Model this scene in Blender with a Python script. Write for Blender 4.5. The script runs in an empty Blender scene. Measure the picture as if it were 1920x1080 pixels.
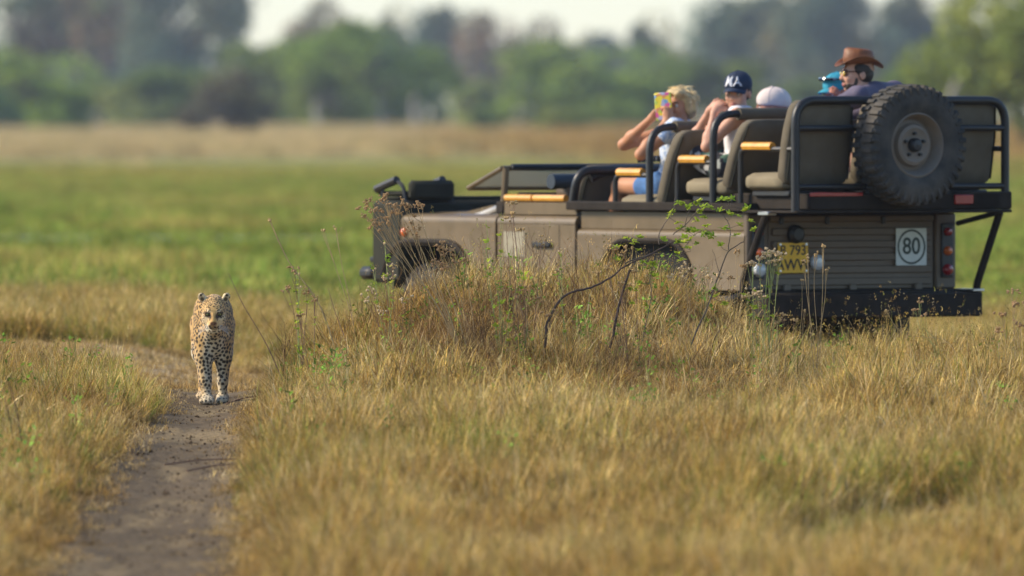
import bpy, bmesh, math, random
import numpy as np
from mathutils import Vector, Matrix, Euler

random.seed(7)
rng = np.random.default_rng(11)
R = math.radians
SC = bpy.context.scene
COL = SC.collection

# ------------------------------------------------------------------ camera
EYE = 1.72                      # eye height of the photographer, metres
F_PX = 21333.0                  # 400 mm lens on a 36 mm wide sensor, for a 1920 px wide frame
HZ = 205.0                      # horizon row in a 1080 px high frame
cam_d = bpy.data.cameras.new('camera')
cam = bpy.data.objects.new('camera', cam_d)
COL.objects.link(cam)
cam_d.sensor_width = 36.0
cam_d.lens = 400.0
cam_d.clip_start = 0.5
cam_d.clip_end = 6000
cam.location = (0, 0, EYE)
cam.rotation_euler = (R(90) - math.atan((540 - HZ) / F_PX), 0, 0)
cam_d.dof.use_dof = True
cam_d.dof.focus_distance = 68.1
cam_d.dof.aperture_fstop = 400.0 / 122.0
SC.camera = cam

# ------------------------------------------------------------------ sky and sun
SUN_EL, SUN_AZ = 34.0, -84.0    # azimuth from +Y (view direction), negative = to the left
sd = Vector((math.sin(R(SUN_AZ)) * math.cos(R(SUN_EL)), math.cos(R(SUN_AZ)) * math.cos(R(SUN_EL)), math.sin(R(SUN_EL))))
world = bpy.data.worlds.new('World')
SC.world = world
world.use_nodes = True
wn = world.node_tree
wn.nodes.clear()
wo = wn.nodes.new('ShaderNodeOutputWorld')
wb = wn.nodes.new('ShaderNodeBackground')
ws = wn.nodes.new('ShaderNodeTexSky')
ws.sky_type = 'NISHITA'
ws.sun_disc = False
ws.sun_elevation = R(SUN_EL)
ws.sun_rotation = R(SUN_AZ)
ws.altitude = 0
ws.air_density = 1.0
ws.dust_density = 0.1
ws.ozone_density = 4.0
wb.inputs['Strength'].default_value = 0.112
wn.links.new(ws.outputs[0], wb.inputs['Color'])
wn.links.new(wb.outputs[0], wo.inputs['Surface'])

sun_d = bpy.data.lights.new('sun', 'SUN')
sun = bpy.data.objects.new('sun', sun_d)
COL.objects.link(sun)
sun_d.energy = 3.5
sun_d.angle = R(20)
sun_d.color = (1.0, 0.86, 0.66)
sun.rotation_euler = sd.to_track_quat('Z', 'Y').to_euler()

SC.view_settings.view_transform = 'Standard'
SC.view_settings.look = 'None'
SC.view_settings.exposure = 0.86
SC.view_settings.gamma = 1.0
SC.view_settings.use_curve_mapping = False
SC.render.engine = 'CYCLES'
SC.cycles.use_denoising = True
SC.cycles.max_bounces = 6
SC.cycles.diffuse_bounces = 3
SC.cycles.glossy_bounces = 2
SC.cycles.transmission_bounces = 4
SC.cycles.transparent_max_bounces = 6
SC.cycles.volume_bounces = 0
SC.cycles.caustics_reflective = False
SC.cycles.caustics_refractive = False
SC.cycles.sample_clamp_indirect = 6

# ------------------------------------------------------------------ noise in numpy
_perm = np.random.default_rng(3).random(65536)
def _h(ix, iy, iz, s):
    n = (ix.astype(np.int64) * 73856093) ^ (iy.astype(np.int64) * 19349663) ^ (iz.astype(np.int64) * 83492791) ^ (s * 2654435)
    return _perm[n & 65535]
def vnoise(x, y, z=None, s=1):
    x = np.asarray(x, float); y = np.asarray(y, float)
    z = np.zeros_like(x) if z is None else np.asarray(z, float)
    x0, y0, z0 = np.floor(x), np.floor(y), np.floor(z)
    fx, fy, fz = x - x0, y - y0, z - z0
    fx, fy, fz = [f * f * (3 - 2 * f) for f in (fx, fy, fz)]
    r = 0
    for i in (0, 1):
        for j in (0, 1):
            for k in (0, 1):
                w = (fx if i else 1 - fx) * (fy if j else 1 - fy) * (fz if k else 1 - fz)
                r = r + w * _h(x0 + i, y0 + j, z0 + k, s)
    return r
def fbm(x, y, z=None, s=1, o=3):
    a, t, r = 0.5, 0, 0
    for k in range(o):
        r = r + a * vnoise(x * 2 ** k, y * 2 ** k, None if z is None else z * 2 ** k, s + k * 17)
        t += a; a *= .5
    return r / t
def sstep(a, b, x):
    t = np.clip((np.asarray(x, float) - a) / (b - a), 0, 1)
    return t * t * (3 - 2 * t)

# ------------------------------------------------------------------ object helpers
def tag(o, label=None, cat=None, group=None, kind=None):
    if label: o['label'] = label
    if cat: o['category'] = cat
    if group: o['group'] = group
    if kind: o['kind'] = kind
    return o
def link(name, me, mat=None, parent=None, loc=None, rot=None):
    o = bpy.data.objects.new(name, me)
    COL.objects.link(o)
    if mat is not None and me is not None and len(me.materials) == 0:
        for m in (mat if isinstance(mat, (list, tuple)) else [mat]): me.materials.append(m)
    if parent is not None: o.parent = parent
    if loc is not None: o.location = loc
    if rot is not None: o.rotation_euler = rot
    return o
def empty(name, loc=(0, 0, 0), rz=0):
    o = bpy.data.objects.new(name, None)
    o.empty_display_size = .2
    COL.objects.link(o)
    o.location = loc; o.rotation_euler = (0, 0, rz)
    return o
def mesh_np(name, V, F, smooth=False, colors=None, mats=None):
    """V (n,3); F a list of (m,k) int arrays or one of them"""
    me = bpy.data.meshes.new(name)
    V = np.asarray(V, np.float32)
    Fs = F if isinstance(F, list) else [F]
    Fs = [np.asarray(f, np.int32) for f in Fs if len(f)]
    me.vertices.add(len(V)); me.vertices.foreach_set('co', V.ravel())
    li = np.concatenate([f.ravel() for f in Fs])
    tot = np.concatenate([np.full(len(f), f.shape[1], np.int32) for f in Fs])
    st = np.concatenate([[0], np.cumsum(tot)[:-1]]).astype(np.int32)
    me.loops.add(len(li)); me.loops.foreach_set('vertex_index', li)
    me.polygons.add(len(tot)); me.polygons.foreach_set('loop_start', st); me.polygons.foreach_set('loop_total', tot)
    me.polygons.foreach_set('use_smooth', np.full(len(tot), bool(smooth)))
    if mats is not None: me.polygons.foreach_set('material_index', np.asarray(mats, np.int32))
    me.update(calc_edges=True)
    if colors is not None:
        a = me.color_attributes.new('Col', 'FLOAT_COLOR', 'POINT')
        c = np.ones((len(V), 4), np.float32); c[:, :3] = colors
        a.data.foreach_set('color', c.ravel())
    return me
class MB:
    """collects simple solids into one mesh"""
    def __init__(s): s.v = []; s.f = {}; s.n = 0
    def add(s, V, F):
        V = np.asarray(V, float).reshape(-1, 3)
        for f in (F if isinstance(F, list) else [F]):
            f = np.asarray(f, int)
            if len(f): s.f.setdefault(f.shape[1], []).append(f + s.n)
        s.v.append(V); s.n += len(V)
        return s
    def build(s, name, mat=None, parent=None, smooth=True, **k):
        me = mesh_np(name, np.concatenate(s.v), [np.concatenate(s.f[q]) for q in s.f], smooth)
        if smooth: me.set_sharp_from_angle(angle=R(38))
        return link(name, me, mat, parent, **k)
def frame_of(d):
    d = np.asarray(d, float); d = d / np.linalg.norm(d)
    a = np.array((0, 0, 1.)) if abs(d[2]) < .9 else np.array((1., 0, 0))
    u = np.cross(a, d); u /= np.linalg.norm(u)
    return u, np.cross(d, u)
def tube(pts, rad, n=8, caps=True, flat=1.0):
    pts = np.asarray(pts, float); m = len(pts)
    rad = np.full(m, rad, float) if np.isscalar(rad) else np.asarray(rad, float)
    T = np.gradient(pts, axis=0)
    T /= np.linalg.norm(T, axis=1)[:, None] + 1e-12
    u, w = frame_of(T[0]); V = []
    for i in range(m):
        if i:
            u = u - T[i] * np.dot(u, T[i]); u /= np.linalg.norm(u) + 1e-12
            w = np.cross(T[i], u)
        a = np.arange(n) * 2 * np.pi / n
        V.append(pts[i] + rad[i] * (np.cos(a)[:, None] * u + flat * np.sin(a)[:, None] * w))
    V = np.concatenate(V)
    i = np.arange(m - 1)[:, None] * n; j = np.arange(n)[None]; j2 = (j + 1) % n
    F = np.stack([i + j, i + j2, i + n + j2, i + n + j], -1).reshape(-1, 4)
    out = [F]
    if caps:
        V = np.concatenate([V, pts[:1], pts[-1:]]); c0 = m * n
        k = np.arange(n); k2 = (k + 1) % n
        out.append(np.stack([np.full(n, c0), k2, k], -1))
        out.append(np.stack([np.full(n, c0 + 1), (m - 1) * n + k, (m - 1) * n + k2], -1))
    return V, out
def smooth_path(P, n=6):
    """Catmull-Rom through P"""
    P = np.asarray(P, float)
    Q = np.concatenate([[2 * P[0] - P[1]], P, [2 * P[-1] - P[-2]]]); out = []
    for i in range(1, len(Q) - 2):
        t = np.linspace(0, 1, n, endpoint=False)[:, None]
        a, b, c, d = Q[i - 1], Q[i], Q[i + 1], Q[i + 2]
        out.append(.5 * (2 * b + (c - a) * t + (2 * a - 5 * b + 4 * c - d) * t ** 2 + (3 * b - a - 3 * c + d) * t ** 3))
    out.append(P[-1:])
    return np.concatenate(out)
def round_path(P, r, n=5):
    """polyline with filleted corners"""
    P = [np.asarray(p, float) for p in P]; out = [P[0]]
    for i in range(1, len(P) - 1):
        a, b = P[i - 1] - P[i], P[i + 1] - P[i]
        ra = min(r, np.linalg.norm(a) * .49, np.linalg.norm(b) * .49)
        a = P[i] + a / np.linalg.norm(a) * ra; b = P[i] + b / np.linalg.norm(b) * ra
        for t in np.linspace(0, 1, n):
            out.append((1 - t) ** 2 * a + 2 * t * (1 - t) * P[i] + t * t * b)
    out.append(P[-1])
    return np.array(out)
def rbox(x0, x1, y0, y1, z0, z1, b=.01):
    """box with chamfered edges (three-axis), cheap: 24 vertices"""
    b = min(b, abs(x1 - x0) * .45, abs(y1 - y0) * .45, abs(z1 - z0) * .45)
    c = np.array([(x0 + x1) / 2, (y0 + y1) / 2, (z0 + z1) / 2]); h = np.array([abs(x1 - x0) / 2, abs(y1 - y0) / 2, abs(z1 - z0) / 2])
    V, idx = [], {}
    for sx in (-1, 1):
        for sy in (-1, 1):
            for sz in (-1, 1):
                s = np.array([sx, sy, sz])
                for ax in range(3):
                    hh = h - b; hh = hh.copy(); hh[ax] = h[ax]
                    idx[(sx, sy, sz, ax)] = len(V); V.append(c + s * hh)
    Q, T = [], []
    def orient(f):
        p = [V[i] for i in f]; n = np.cross(p[1] - p[0], p[2] - p[0])
        return f if np.dot(n, np.mean(p, 0) - c) > 0 else f[::-1]
    for ax in range(3):
        o = [a for a in range(3) if a != ax]
        for s in (-1, 1):
            f = []
            for a, d in ((-1, -1), (1, -1), (1, 1), (-1, 1)):
                k = [0, 0, 0]; k[ax] = s; k[o[0]] = a; k[o[1]] = d
                f.append(idx[(*k, ax)])
            Q.append(orient(f))
    for ax in range(3):
        o = [a for a in range(3) if a != ax]
        for a in (-1, 1):
            for d in (-1, 1):
                k0 = [0, 0, 0]; k0[ax] = -1; k0[o[0]] = a; k0[o[1]] = d
                k1 = list(k0); k1[ax] = 1
                Q.append(orient([idx[(*k0, o[0])], idx[(*k1, o[0])], idx[(*k1, o[1])], idx[(*k0, o[1])]]))
    for sx in (-1, 1):
        for sy in (-1, 1):
            for sz in (-1, 1):
                T.append(orient([idx[(sx, sy, sz, 0)], idx[(sx, sy, sz, 1)], idx[(sx, sy, sz, 2)]]))
    return np.array(V), [np.array(Q), np.array(T)]
def lathe(prof, axis='x', n=40, center=(0, 0, 0)):
    """prof: list of (along axis, radius)"""
    P = np.asarray(prof, float); m = len(P); a = np.arange(n) * 2 * np.pi / n
    ax = P[:, 0][:, None] * np.ones(n); c = P[:, 1][:, None] * np.cos(a); s = P[:, 1][:, None] * np.sin(a)
    V = {'x': (ax, c, s), 'y': (s, ax, c), 'z': (c, s, ax)}[axis]
    V = np.stack(V, -1).reshape(-1, 3) + np.asarray(center, float)
    i = np.arange(m - 1)[:, None] * n; j = np.arange(n)[None]; j2 = (j + 1) % n
    return V, [np.stack([i + j, i + j2, i + n + j2, i + n + j], -1).reshape(-1, 4)[:, ::-1]]
def prism(poly, d0, d1, axis='y'):
    """closed polygon (list of 2-D points) extruded along axis; ngon caps triangulated by fans via bmesh"""
    bm = bmesh.new()
    def p3(p, d): return {'y': (p[0], d, p[1]), 'x': (d, p[0], p[1]), 'z': (p[0], p[1], d)}[axis]
    a = [bm.verts.new(p3(p, d0)) for p in poly]; b = [bm.verts.new(p3(p, d1)) for p in poly]
    n = len(poly)
    bm.faces.new(a); bm.faces.new(b[::-1])
    for i in range(n): bm.faces.new((a[i], b[i], b[(i + 1) % n], a[(i + 1) % n]))
    bmesh.ops.recalc_face_normals(bm, faces=bm.faces[:])
    bmesh.ops.triangulate(bm, faces=[f for f in bm.faces if len(f.verts) > 4])
    bm.verts.index_update()
    V = np.array([v.co[:] for v in bm.verts])
    Q = [[v.index for v in f.verts] for f in bm.faces if len(f.verts) == 4]
    T = [[v.index for v in f.verts] for f in bm.faces if len(f.verts) == 3]
    bm.free()
    return V, [np.array(q) for q in (Q, T) if q]

# ------------------------------------------------------------------ signed-distance bodies (people, animal, cloth)
def rot_zyx(yaw=0, pitch=0, roll=0):
    """columns: forward, left, up; pitch > 0 looks down"""
    return np.array((Matrix.Rotation(yaw, 3, 'Z') @ Matrix.Rotation(pitch, 3, 'Y') @ Matrix.Rotation(roll, 3, 'X')))
def cap(a, b, ra, rb=None, k=None): return dict(t='c', a=np.array(a, float), b=np.array(b, float), ra=ra, rb=ra if rb is None else rb, k=k)
def ell(c, r, M=None, k=None, sub=False): return dict(t='e', c=np.array(c, float), r=np.array(r, float), M=np.eye(3) if M is None else M, k=k, sub=sub)
def prim_d(p, P):
    if p['t'] == 'c':
        ab = p['b'] - p['a']; t = np.clip(((P - p['a']) @ ab) / (ab @ ab + 1e-12), 0, 1)
        return np.linalg.norm(P - p['a'] - t[..., None] * ab, axis=-1) - (p['ra'] + (p['rb'] - p['ra']) * t)
    q = (P - p['c']) @ p['M']
    k0 = np.linalg.norm(q / p['r'], axis=-1); k1 = np.linalg.norm(q / p['r'] ** 2, axis=-1) + 1e-9
    return k0 * (k0 - 1) / k1
def prim_box(p, m):
    if p['t'] == 'c':
        lo = np.minimum(p['a'] - p['ra'], p['b'] - p['rb']); hi = np.maximum(p['a'] + p['ra'], p['b'] + p['rb'])
    else:
        e = np.abs(p['M']) @ p['r']; lo, hi = p['c'] - e, p['c'] + e
    return lo - m, hi + m
def sdf_mesh(prims, vox=.008, k=.02, noise=None):
    bx = [prim_box(p, 0) for p in prims if not p.get('sub')]
    lo = np.min([b[0] for b in bx], 0) - 3 * vox; hi = np.max([b[1] for b in bx], 0) + 3 * vox
    n = np.ceil((hi - lo) / vox).astype(int) + 1
    G = np.full(n, 1.0, np.float32)
    for p in prims:
        kk = p['k'] if p.get('k') is not None else k
        a, b = prim_box(p, kk + 2.5 * vox)
        i0 = np.clip(np.floor((a - lo) / vox).astype(int), 0, n); i1 = np.clip(np.ceil((b - lo) / vox).astype(int) + 1, 0, n)
        if np.any(i1 <= i0): continue
        ax = [lo[q] + vox * np.arange(i0[q], i1[q]) for q in range(3)]
        P = np.stack(np.meshgrid(*ax, indexing='ij'), -1)
        d = prim_d(p, P); sl = tuple(slice(i0[q], i1[q]) for q in range(3)); g = G[sl]
        if p.get('sub'):
            h = np.maximum(kk - np.abs(g + d), 0) / kk
            G[sl] = np.maximum(g, -d) + h * h * kk / 4
        else:
            h = np.maximum(kk - np.abs(g - d), 0) / kk
            G[sl] = np.minimum(g, d) - h * h * kk / 4
    if noise is not None:
        ax = [lo[q] + vox * np.arange(n[q]) for q in range(3)]
        P = np.stack(np.meshgrid(*ax, indexing='ij'), -1)
        m = np.abs(G) < 4 * vox
        G[m] += noise(P[m])
    # surface nets
    S = G < 0
    c = [S[i:n[0] - 1 + i, j:n[1] - 1 + j, l:n[2] - 1 + l] for i in (0, 1) for j in (0, 1) for l in (0, 1)]
    cnt = sum(x.astype(np.int8) for x in c)
    act = (cnt > 0) & (cnt < 8)
    cells = np.argwhere(act)
    idx = np.full(act.shape, -1, np.int64); idx[tuple(cells.T)] = np.arange(len(cells))
    acc = np.zeros((len(cells), 3)); num = np.zeros(len(cells))
    corner = [(i, j, l) for i in (0, 1) for j in (0, 1) for l in (0, 1)]
    for a in corner:
        for q in range(3):
            if a[q]: continue
            b = list(a); b[q] = 1
            ga = G[tuple((cells + a).T)]; gb = G[tuple((cells + b).T)]
            m = (ga < 0) != (gb < 0)
            t = np.where(m, ga / (ga - gb + 1e-12), 0)
            pt = np.tile(np.array(a, float), (len(cells), 1)); pt[:, q] += t
            acc[m] += pt[m]; num[m] += 1
    V = lo + vox * (cells + acc / num[:, None])
    Fs = []
    for q in range(3):
        o = [x for x in range(3) if x != q]
        sl0 = [slice(1, -1)] * 3; sl0[q] = slice(0, -1); sl1 = list(sl0); sl1[q] = slice(1, None)
        A, B = S[tuple(sl0)], S[tuple(sl1)]
        e = np.argwhere(A != B)
        if not len(e): continue
        inside = A[tuple(e.T)]
        base = e.copy(); base[:, o[0]] += 1; base[:, o[1]] += 1   # grid vertex index
        quad = []
        for d0, d1 in ((1, 1), (0, 1), (0, 0), (1, 0)):
            cc = base.copy(); cc[:, o[0]] -= d0; cc[:, o[1]] -= d1
            quad.append(idx[tuple(cc.T)])
        quad = np.stack(quad, -1)
        flip = inside if q != 1 else ~inside
        quad[~flip] = quad[~flip][:, ::-1]
        Fs.append(quad)
    F = np.concatenate(Fs); F = F[(F >= 0).all(1)]
    return V, F

# ------------------------------------------------------------------ materials
def newmat(name):
    m = bpy.data.materials.new(name); m.use_nodes = True
    nt = m.node_tree; nt.nodes.clear()
    out = nt.nodes.new('ShaderNodeOutputMaterial')
    return m, nt, out
def pmat(name, col, rough=.6, metal=0, var=.15, scale=8, bump=.0, bscale=60, spec=.5, vcol=False, dust=None, coat=0, sheen=0, emit=None):
    m, nt, out = newmat(name)
    N, L = nt.nodes, nt.links
    b = N.new('ShaderNodeBsdfPrincipled'); L.new(b.outputs[0], out.inputs['Surface'])
    b.inputs['Roughness'].default_value = rough; b.inputs['Metallic'].default_value = metal
    b.inputs['Specular IOR Level'].default_value = spec
    b.inputs['Coat Weight'].default_value = coat
    b.inputs['Sheen Weight'].default_value = sheen
    tc = N.new('ShaderNodeTexCoord')
    nz = N.new('ShaderNodeTexNoise'); nz.inputs['Scale'].default_value = scale; nz.inputs['Detail'].default_value = 5
    L.new(tc.outputs['Object'], nz.inputs['Vector'])
    if vcol:
        src = N.new('ShaderNodeVertexColor'); src.layer_name = 'Col'; c = src.outputs['Color']
    else:
        src = N.new('ShaderNodeRGB'); src.outputs[0].default_value = (*col, 1); c = src.outputs[0]
    mr = N.new('ShaderNodeMapRange'); mr.inputs[1].default_value = .3; mr.inputs[2].default_value = .7
    mr.inputs[3].default_value = 1 - var; mr.inputs[4].default_value = 1 + var
    L.new(nz.outputs[0], mr.inputs[0])
    mx = N.new('ShaderNodeVectorMath'); mx.operation = 'SCALE'
    L.new(c, mx.inputs[0]); L.new(mr.outputs[0], mx.inputs['Scale'])
    res = mx.outputs[0]
    if dust:
        dz = N.new('ShaderNodeTexNoise'); dz.inputs['Scale'].default_value = dust[2]; dz.inputs['Detail'].default_value = 7; dz.inputs['Roughness'].default_value = .65
        L.new(tc.outputs['Object'], dz.inputs['Vector'])
        r2 = N.new('ShaderNodeMapRange'); r2.inputs[1].default_value = .35; r2.inputs[2].default_value = .72; r2.inputs[4].default_value = dust[1]
        L.new(dz.outputs[0], r2.inputs[0])
        mm = N.new('ShaderNodeMix'); mm.data_type = 'RGBA'
        L.new(r2.outputs[0], mm.inputs['Factor']); L.new(res, mm.inputs[6]); mm.inputs[7].default_value = (*dust[0], 1)
        res = mm.outputs[2]
        r3 = N.new('ShaderNodeMapRange'); r3.inputs[3].default_value = rough; r3.inputs[4].default_value = min(1, rough + .4)
        L.new(r2.outputs[0], r3.inputs[0]); L.new(r3.outputs[0], b.inputs['Roughness'])
    L.new(res, b.inputs['Base Color'])
    if bump:
        bz = N.new('ShaderNodeTexNoise'); bz.inputs['Scale'].default_value = bscale; bz.inputs['Detail'].default_value = 4
        L.new(tc.outputs['Object'], bz.inputs['Vector'])
        bp = N.new('ShaderNodeBump'); bp.inputs['Strength'].default_value = bump; bp.inputs['Distance'].default_value = .01
        L.new(bz.outputs[0], bp.inputs['Height']); L.new(bp.outputs[0], b.inputs['Normal'])
    return m
def mud_low(m, colr, z0, z1):
    """dried mud thrown up the lower panels (object Z between z0 and z1)"""
    nt = m.node_tree; N, L = nt.nodes, nt.links; b = [n for n in N if n.type == 'BSDF_PRINCIPLED'][0]
    src = b.inputs['Base Color'].links[0].from_socket
    tc = N.new('ShaderNodeTexCoord'); sp = N.new('ShaderNodeSeparateXYZ'); L.new(tc.outputs['Object'], sp.inputs[0])
    nz = N.new('ShaderNodeTexNoise'); nz.inputs['Scale'].default_value = 9; nz.inputs['Detail'].default_value = 8; nz.inputs['Roughness'].default_value = .7
    L.new(tc.outputs['Object'], nz.inputs['Vector'])
    a = N.new('ShaderNodeMath'); a.operation = 'MULTIPLY_ADD'; a.inputs[1].default_value = -.45; L.new(nz.outputs[0], a.inputs[0]); L.new(sp.outputs[2], a.inputs[2])
    r = N.new('ShaderNodeMapRange'); r.inputs[1].default_value = z1 - .22; r.inputs[2].default_value = z0 - .22; r.inputs[3].default_value = 0; r.inputs[4].default_value = .75
    L.new(a.outputs[0], r.inputs[0])
    mm = N.new('ShaderNodeMix'); mm.data_type = 'RGBA'; L.new(r.outputs[0], mm.inputs['Factor']); L.new(src, mm.inputs[6]); mm.inputs[7].default_value = (*colr, 1)
    L.new(mm.outputs[2], b.inputs['Base Color'])
    return m
def leafmat(name, trans=.3, rough=.7, var=.25, hue=None, patch=None, tint=None):
    """foliage: per-vertex colour x instance random x large soft patches; diffuse with some light passing through"""
    m, nt, out = newmat(name)
    N, L = nt.nodes, nt.links
    vc = N.new('ShaderNodeVertexColor'); vc.layer_name = 'Col'
    oi = N.new('ShaderNodeObjectInfo')
    mr = N.new('ShaderNodeMapRange'); mr.inputs[3].default_value = 1 - var; mr.inputs[4].default_value = 1 + var
    L.new(oi.outputs['Random'], mr.inputs[0])
    sc = N.new('ShaderNodeVectorMath'); sc.operation = 'SCALE'
    L.new(vc.outputs[0], sc.inputs[0]); L.new(mr.outputs[0], sc.inputs['Scale'])
    res = sc.outputs[0]
    if patch:
        g = N.new('ShaderNodeNewGeometry'); nz = N.new('ShaderNodeTexNoise')
        nz.inputs['Scale'].default_value = patch[0]; nz.inputs['Detail'].default_value = 3
        L.new(g.outputs['Position'], nz.inputs['Vector'])
        r2 = N.new('ShaderNodeMapRange'); r2.inputs[1].default_value = .38; r2.inputs[2].default_value = .62; r2.inputs[4].default_value = patch[2]
        L.new(nz.outputs[0], r2.inputs[0])
        mm = N.new('ShaderNodeMix'); mm.data_type = 'RGBA'; mm.blend_type = 'MULTIPLY'
        L.new(r2.outputs[0], mm.inputs['Factor']); L.new(res, mm.inputs[6]); mm.inputs[7].default_value = (*patch[1], 1)
        res = mm.outputs[2]
    if patch:    # clump to clump differences between live, dry and rotten growth
        nz2 = N.new('ShaderNodeTexNoise'); nz2.inputs['Scale'].default_value = patch[0] * 14; nz2.inputs['Detail'].default_value = 2
        L.new(g.outputs['Position'], nz2.inputs['Vector'])
        r3 = N.new('ShaderNodeMapRange'); r3.inputs[1].default_value = .34; r3.inputs[2].default_value = .66; r3.inputs[3].default_value = .46; r3.inputs[4].default_value = 1.70
        L.new(nz2.outputs[0], r3.inputs[0]); s3 = N.new('ShaderNodeVectorMath'); s3.operation = 'SCALE'
        L.new(res, s3.inputs[0]); L.new(r3.outputs[0], s3.inputs['Scale']); res = s3.outputs[0]
    d = N.new('ShaderNodeBsdfDiffuse'); t = N.new('ShaderNodeBsdfTranslucent'); mix = N.new('ShaderNodeMixShader')
    L.new(res, d.inputs[0]); L.new(res, t.inputs[0]); mix.inputs[0].default_value = trans
    L.new(d.outputs[0], mix.inputs[1]); L.new(t.outputs[0], mix.inputs[2])
    L.new(mix.outputs[0], out.inputs['Surface'])
    return m

# ================================================================== TERRAIN
def px(x, y, D):
    """world point seen at frame position x, y (1920 x 1080) at distance D"""
    return np.array(((x - 960) / F_PX * D, D, EYE + (HZ - y) / F_PX * D))
def track_c(y):
    return np.interp(y, [20, 45, 51.3, 58.8, 64.0, 66.7, 71, 75.0, 79.0, 84.0], [-1.3, -1.60, -1.69, -1.775, -1.80, -1.77, -1.85, -2.15, -3.2, -5.0])
def track_w(y):
    return np.interp(y, [30, 45, 51.3, 58.8, 64.0, 66.7, 71, 75, 80, 84], [.55, .54, .47, .37, .30, .28, .42, .75, 1.3, 2.4])
def track_m(x, y):
    d = np.abs(x - track_c(y)) / track_w(y)
    return (1 - sstep(.75, 1.25, d + .5 * (fbm(x * 3, y * .9, s=5) - .5))) * (y < 86)
def terrain(x, y):
    x = np.asarray(x, float); y = np.asarray(y, float)
    z = .06 * (fbm(x * .5, y * .35, s=21) - .5) * sstep(140, 90, y) + .03 * (fbm(x * 2.2, y * 1.2, s=22) - .5) * sstep(110, 80, y)
    t = np.exp(-((x - track_c(y)) / (track_w(y) * 1.25)) ** 2) * sstep(84, 76, y)
    z = z * (1 - .7 * t) - .055 * t
    z -= .025 * np.log1p(np.exp(np.clip((66.4 - y) * 1.5, -40, 40))) / 1.5 * sstep(-60, 30, y)
    z += .50 * np.exp(-((x - .45) / .95) ** 4 - ((y - 69.4) / 2.3) ** 2)
    z += .34 * np.exp(-((x + .62) / .52) ** 2 - ((y - 68.8) / 1.9) ** 2)
    z += .08 * np.exp(-((x - 1.4) / .40) ** 2 - ((y - 68.2) / 1.5) ** 2)
    z -= .15 * sstep(-3.2, -1.6, x) * sstep(71.5, 74.5, y) * sstep(104, 86, y)
    return z
def grow(a, b, s0, f, lim):
    out = [a]; s = s0
    while out[-1] < b:
        out.append(out[-1] + s); s = min(s * f, lim)
    return np.array(out)
gx = grow(5.4, 2600, .15, 1.25, 400); gx = np.concatenate([-gx[::-1], np.arange(-5.25, 5.3, .12), gx])
gy = np.concatenate([-grow(-36, 60, 1.5, 1.3, 40)[::-1], np.arange(37.0, 104, .14), grow(104.2, 2700, .3, 1.06, 60)])
GX, GY = np.meshgrid(gx, gy, indexing='ij')
GZ = terrain(GX, GY)
def zone_color(x, y):
    """real colours of soil, straw and turf over the flood plain"""
    n1 = fbm(x * .25, y * .06, s=31); n2 = fbm(x * 1.4, y * .5, s=32); n3 = fbm(x * .06, y * .02, s=33)
    straw = np.array((.30, .225, .105)); soil = np.array((.095, .070, .048)); turf = np.array((.115, .185, .026)); olive = np.array((.24, .235, .05)); beige = np.array((.36, .27, .135)); rust = np.array((.29, .17, .055))
    c = soil + (straw - soil) * sstep(.35, .7, n2)[..., None] * .55
    pale = np.exp(-((y - 79) / 5.5) ** 2) * sstep(-.5, -1.6, x)
    c = c + (np.array((.42, .33, .17)) - c) * (pale * .8)[..., None]
    w = sstep(86, 96, y + 6 * (n2 - .5))
    fld = turf + (olive - turf) * sstep(.42, .68, n1)[..., None]
    dark = sstep(.62, .74, fbm(x * .07, y * .045, s=35))
    fld = fld * (1 - .35 * dark[..., None]) * (.75 + .5 * fbm(x * .12, y * .11, s=36))[..., None]
    c = c + (fld - c) * w[..., None]
    w = sstep(250, 330, y + 60 * (n3 - .5) + 30 * (n1 - .5)); c = c + (olive * .9 - c) * (w * .75)[..., None]
    w = sstep(370, 450, y + 90 * (n3 - .5)); bb = beige + (rust - beige) * sstep(-6, 12, x + 14 * (n3 - .5))[..., None]
    return c + (bb - c) * w[..., None]
gcol = zone_color(GX, GY)
gm, nt, out = newmat('ground_soil_and_turf')
N, L = nt.nodes, nt.links
b = N.new('ShaderNodeBsdfPrincipled'); b.inputs['Roughness'].default_value = .95; b.inputs['Specular IOR Level'].default_value = .15
L.new(b.outputs[0], out.inputs['Surface'])
vc = N.new('ShaderNodeVertexColor'); vc.layer_name = 'Col'
g = N.new('ShaderNodeNewGeometry')
nz = N.new('ShaderNodeTexNoise'); nz.inputs['Scale'].default_value = 9; nz.inputs['Detail'].default_value = 8; nz.inputs['Roughness'].default_value = .7
L.new(g.outputs['Position'], nz.inputs['Vector'])
mr = N.new('ShaderNodeMapRange'); mr.inputs[1].default_value = .3; mr.inputs[2].default_value = .7; mr.inputs[3].default_value = .55; mr.inputs[4].default_value = 1.45
L.new(nz.outputs[0], mr.inputs[0])
sc = N.new('ShaderNodeVectorMath'); sc.operation = 'SCALE'
L.new(vc.outputs[0], sc.inputs[0]); L.new(mr.outputs[0], sc.inputs['Scale']); L.new(sc.outputs[0], b.inputs['Base Color'])
bp = N.new('ShaderNodeBump'); bp.inputs['Strength'].default_value = .6; bp.inputs['Distance'].default_value = .03
L.new(nz.outputs[0], bp.inputs['Height']); L.new(bp.outputs[0], b.inputs['Normal'])
def grid_mesh(name, X, Y, Z, colr, mat, smooth=True):
    a, c = X.shape
    i = np.arange(a - 1)[:, None] * c; j = np.arange(c - 1)[None]
    F = np.stack([i + j, i + c + j, i + c + j + 1, i + j + 1], -1).reshape(-1, 4)
    me = mesh_np(name, np.stack([X, Y, Z], -1).reshape(-1, 3), F, smooth, colors=colr.reshape(-1, 3))
    return link(name, me, mat)
tag(grid_mesh('ground', GX, GY, GZ, gcol, gm), 'flat flood plain of dry straw in front and green turf behind', kind='structure')

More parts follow.
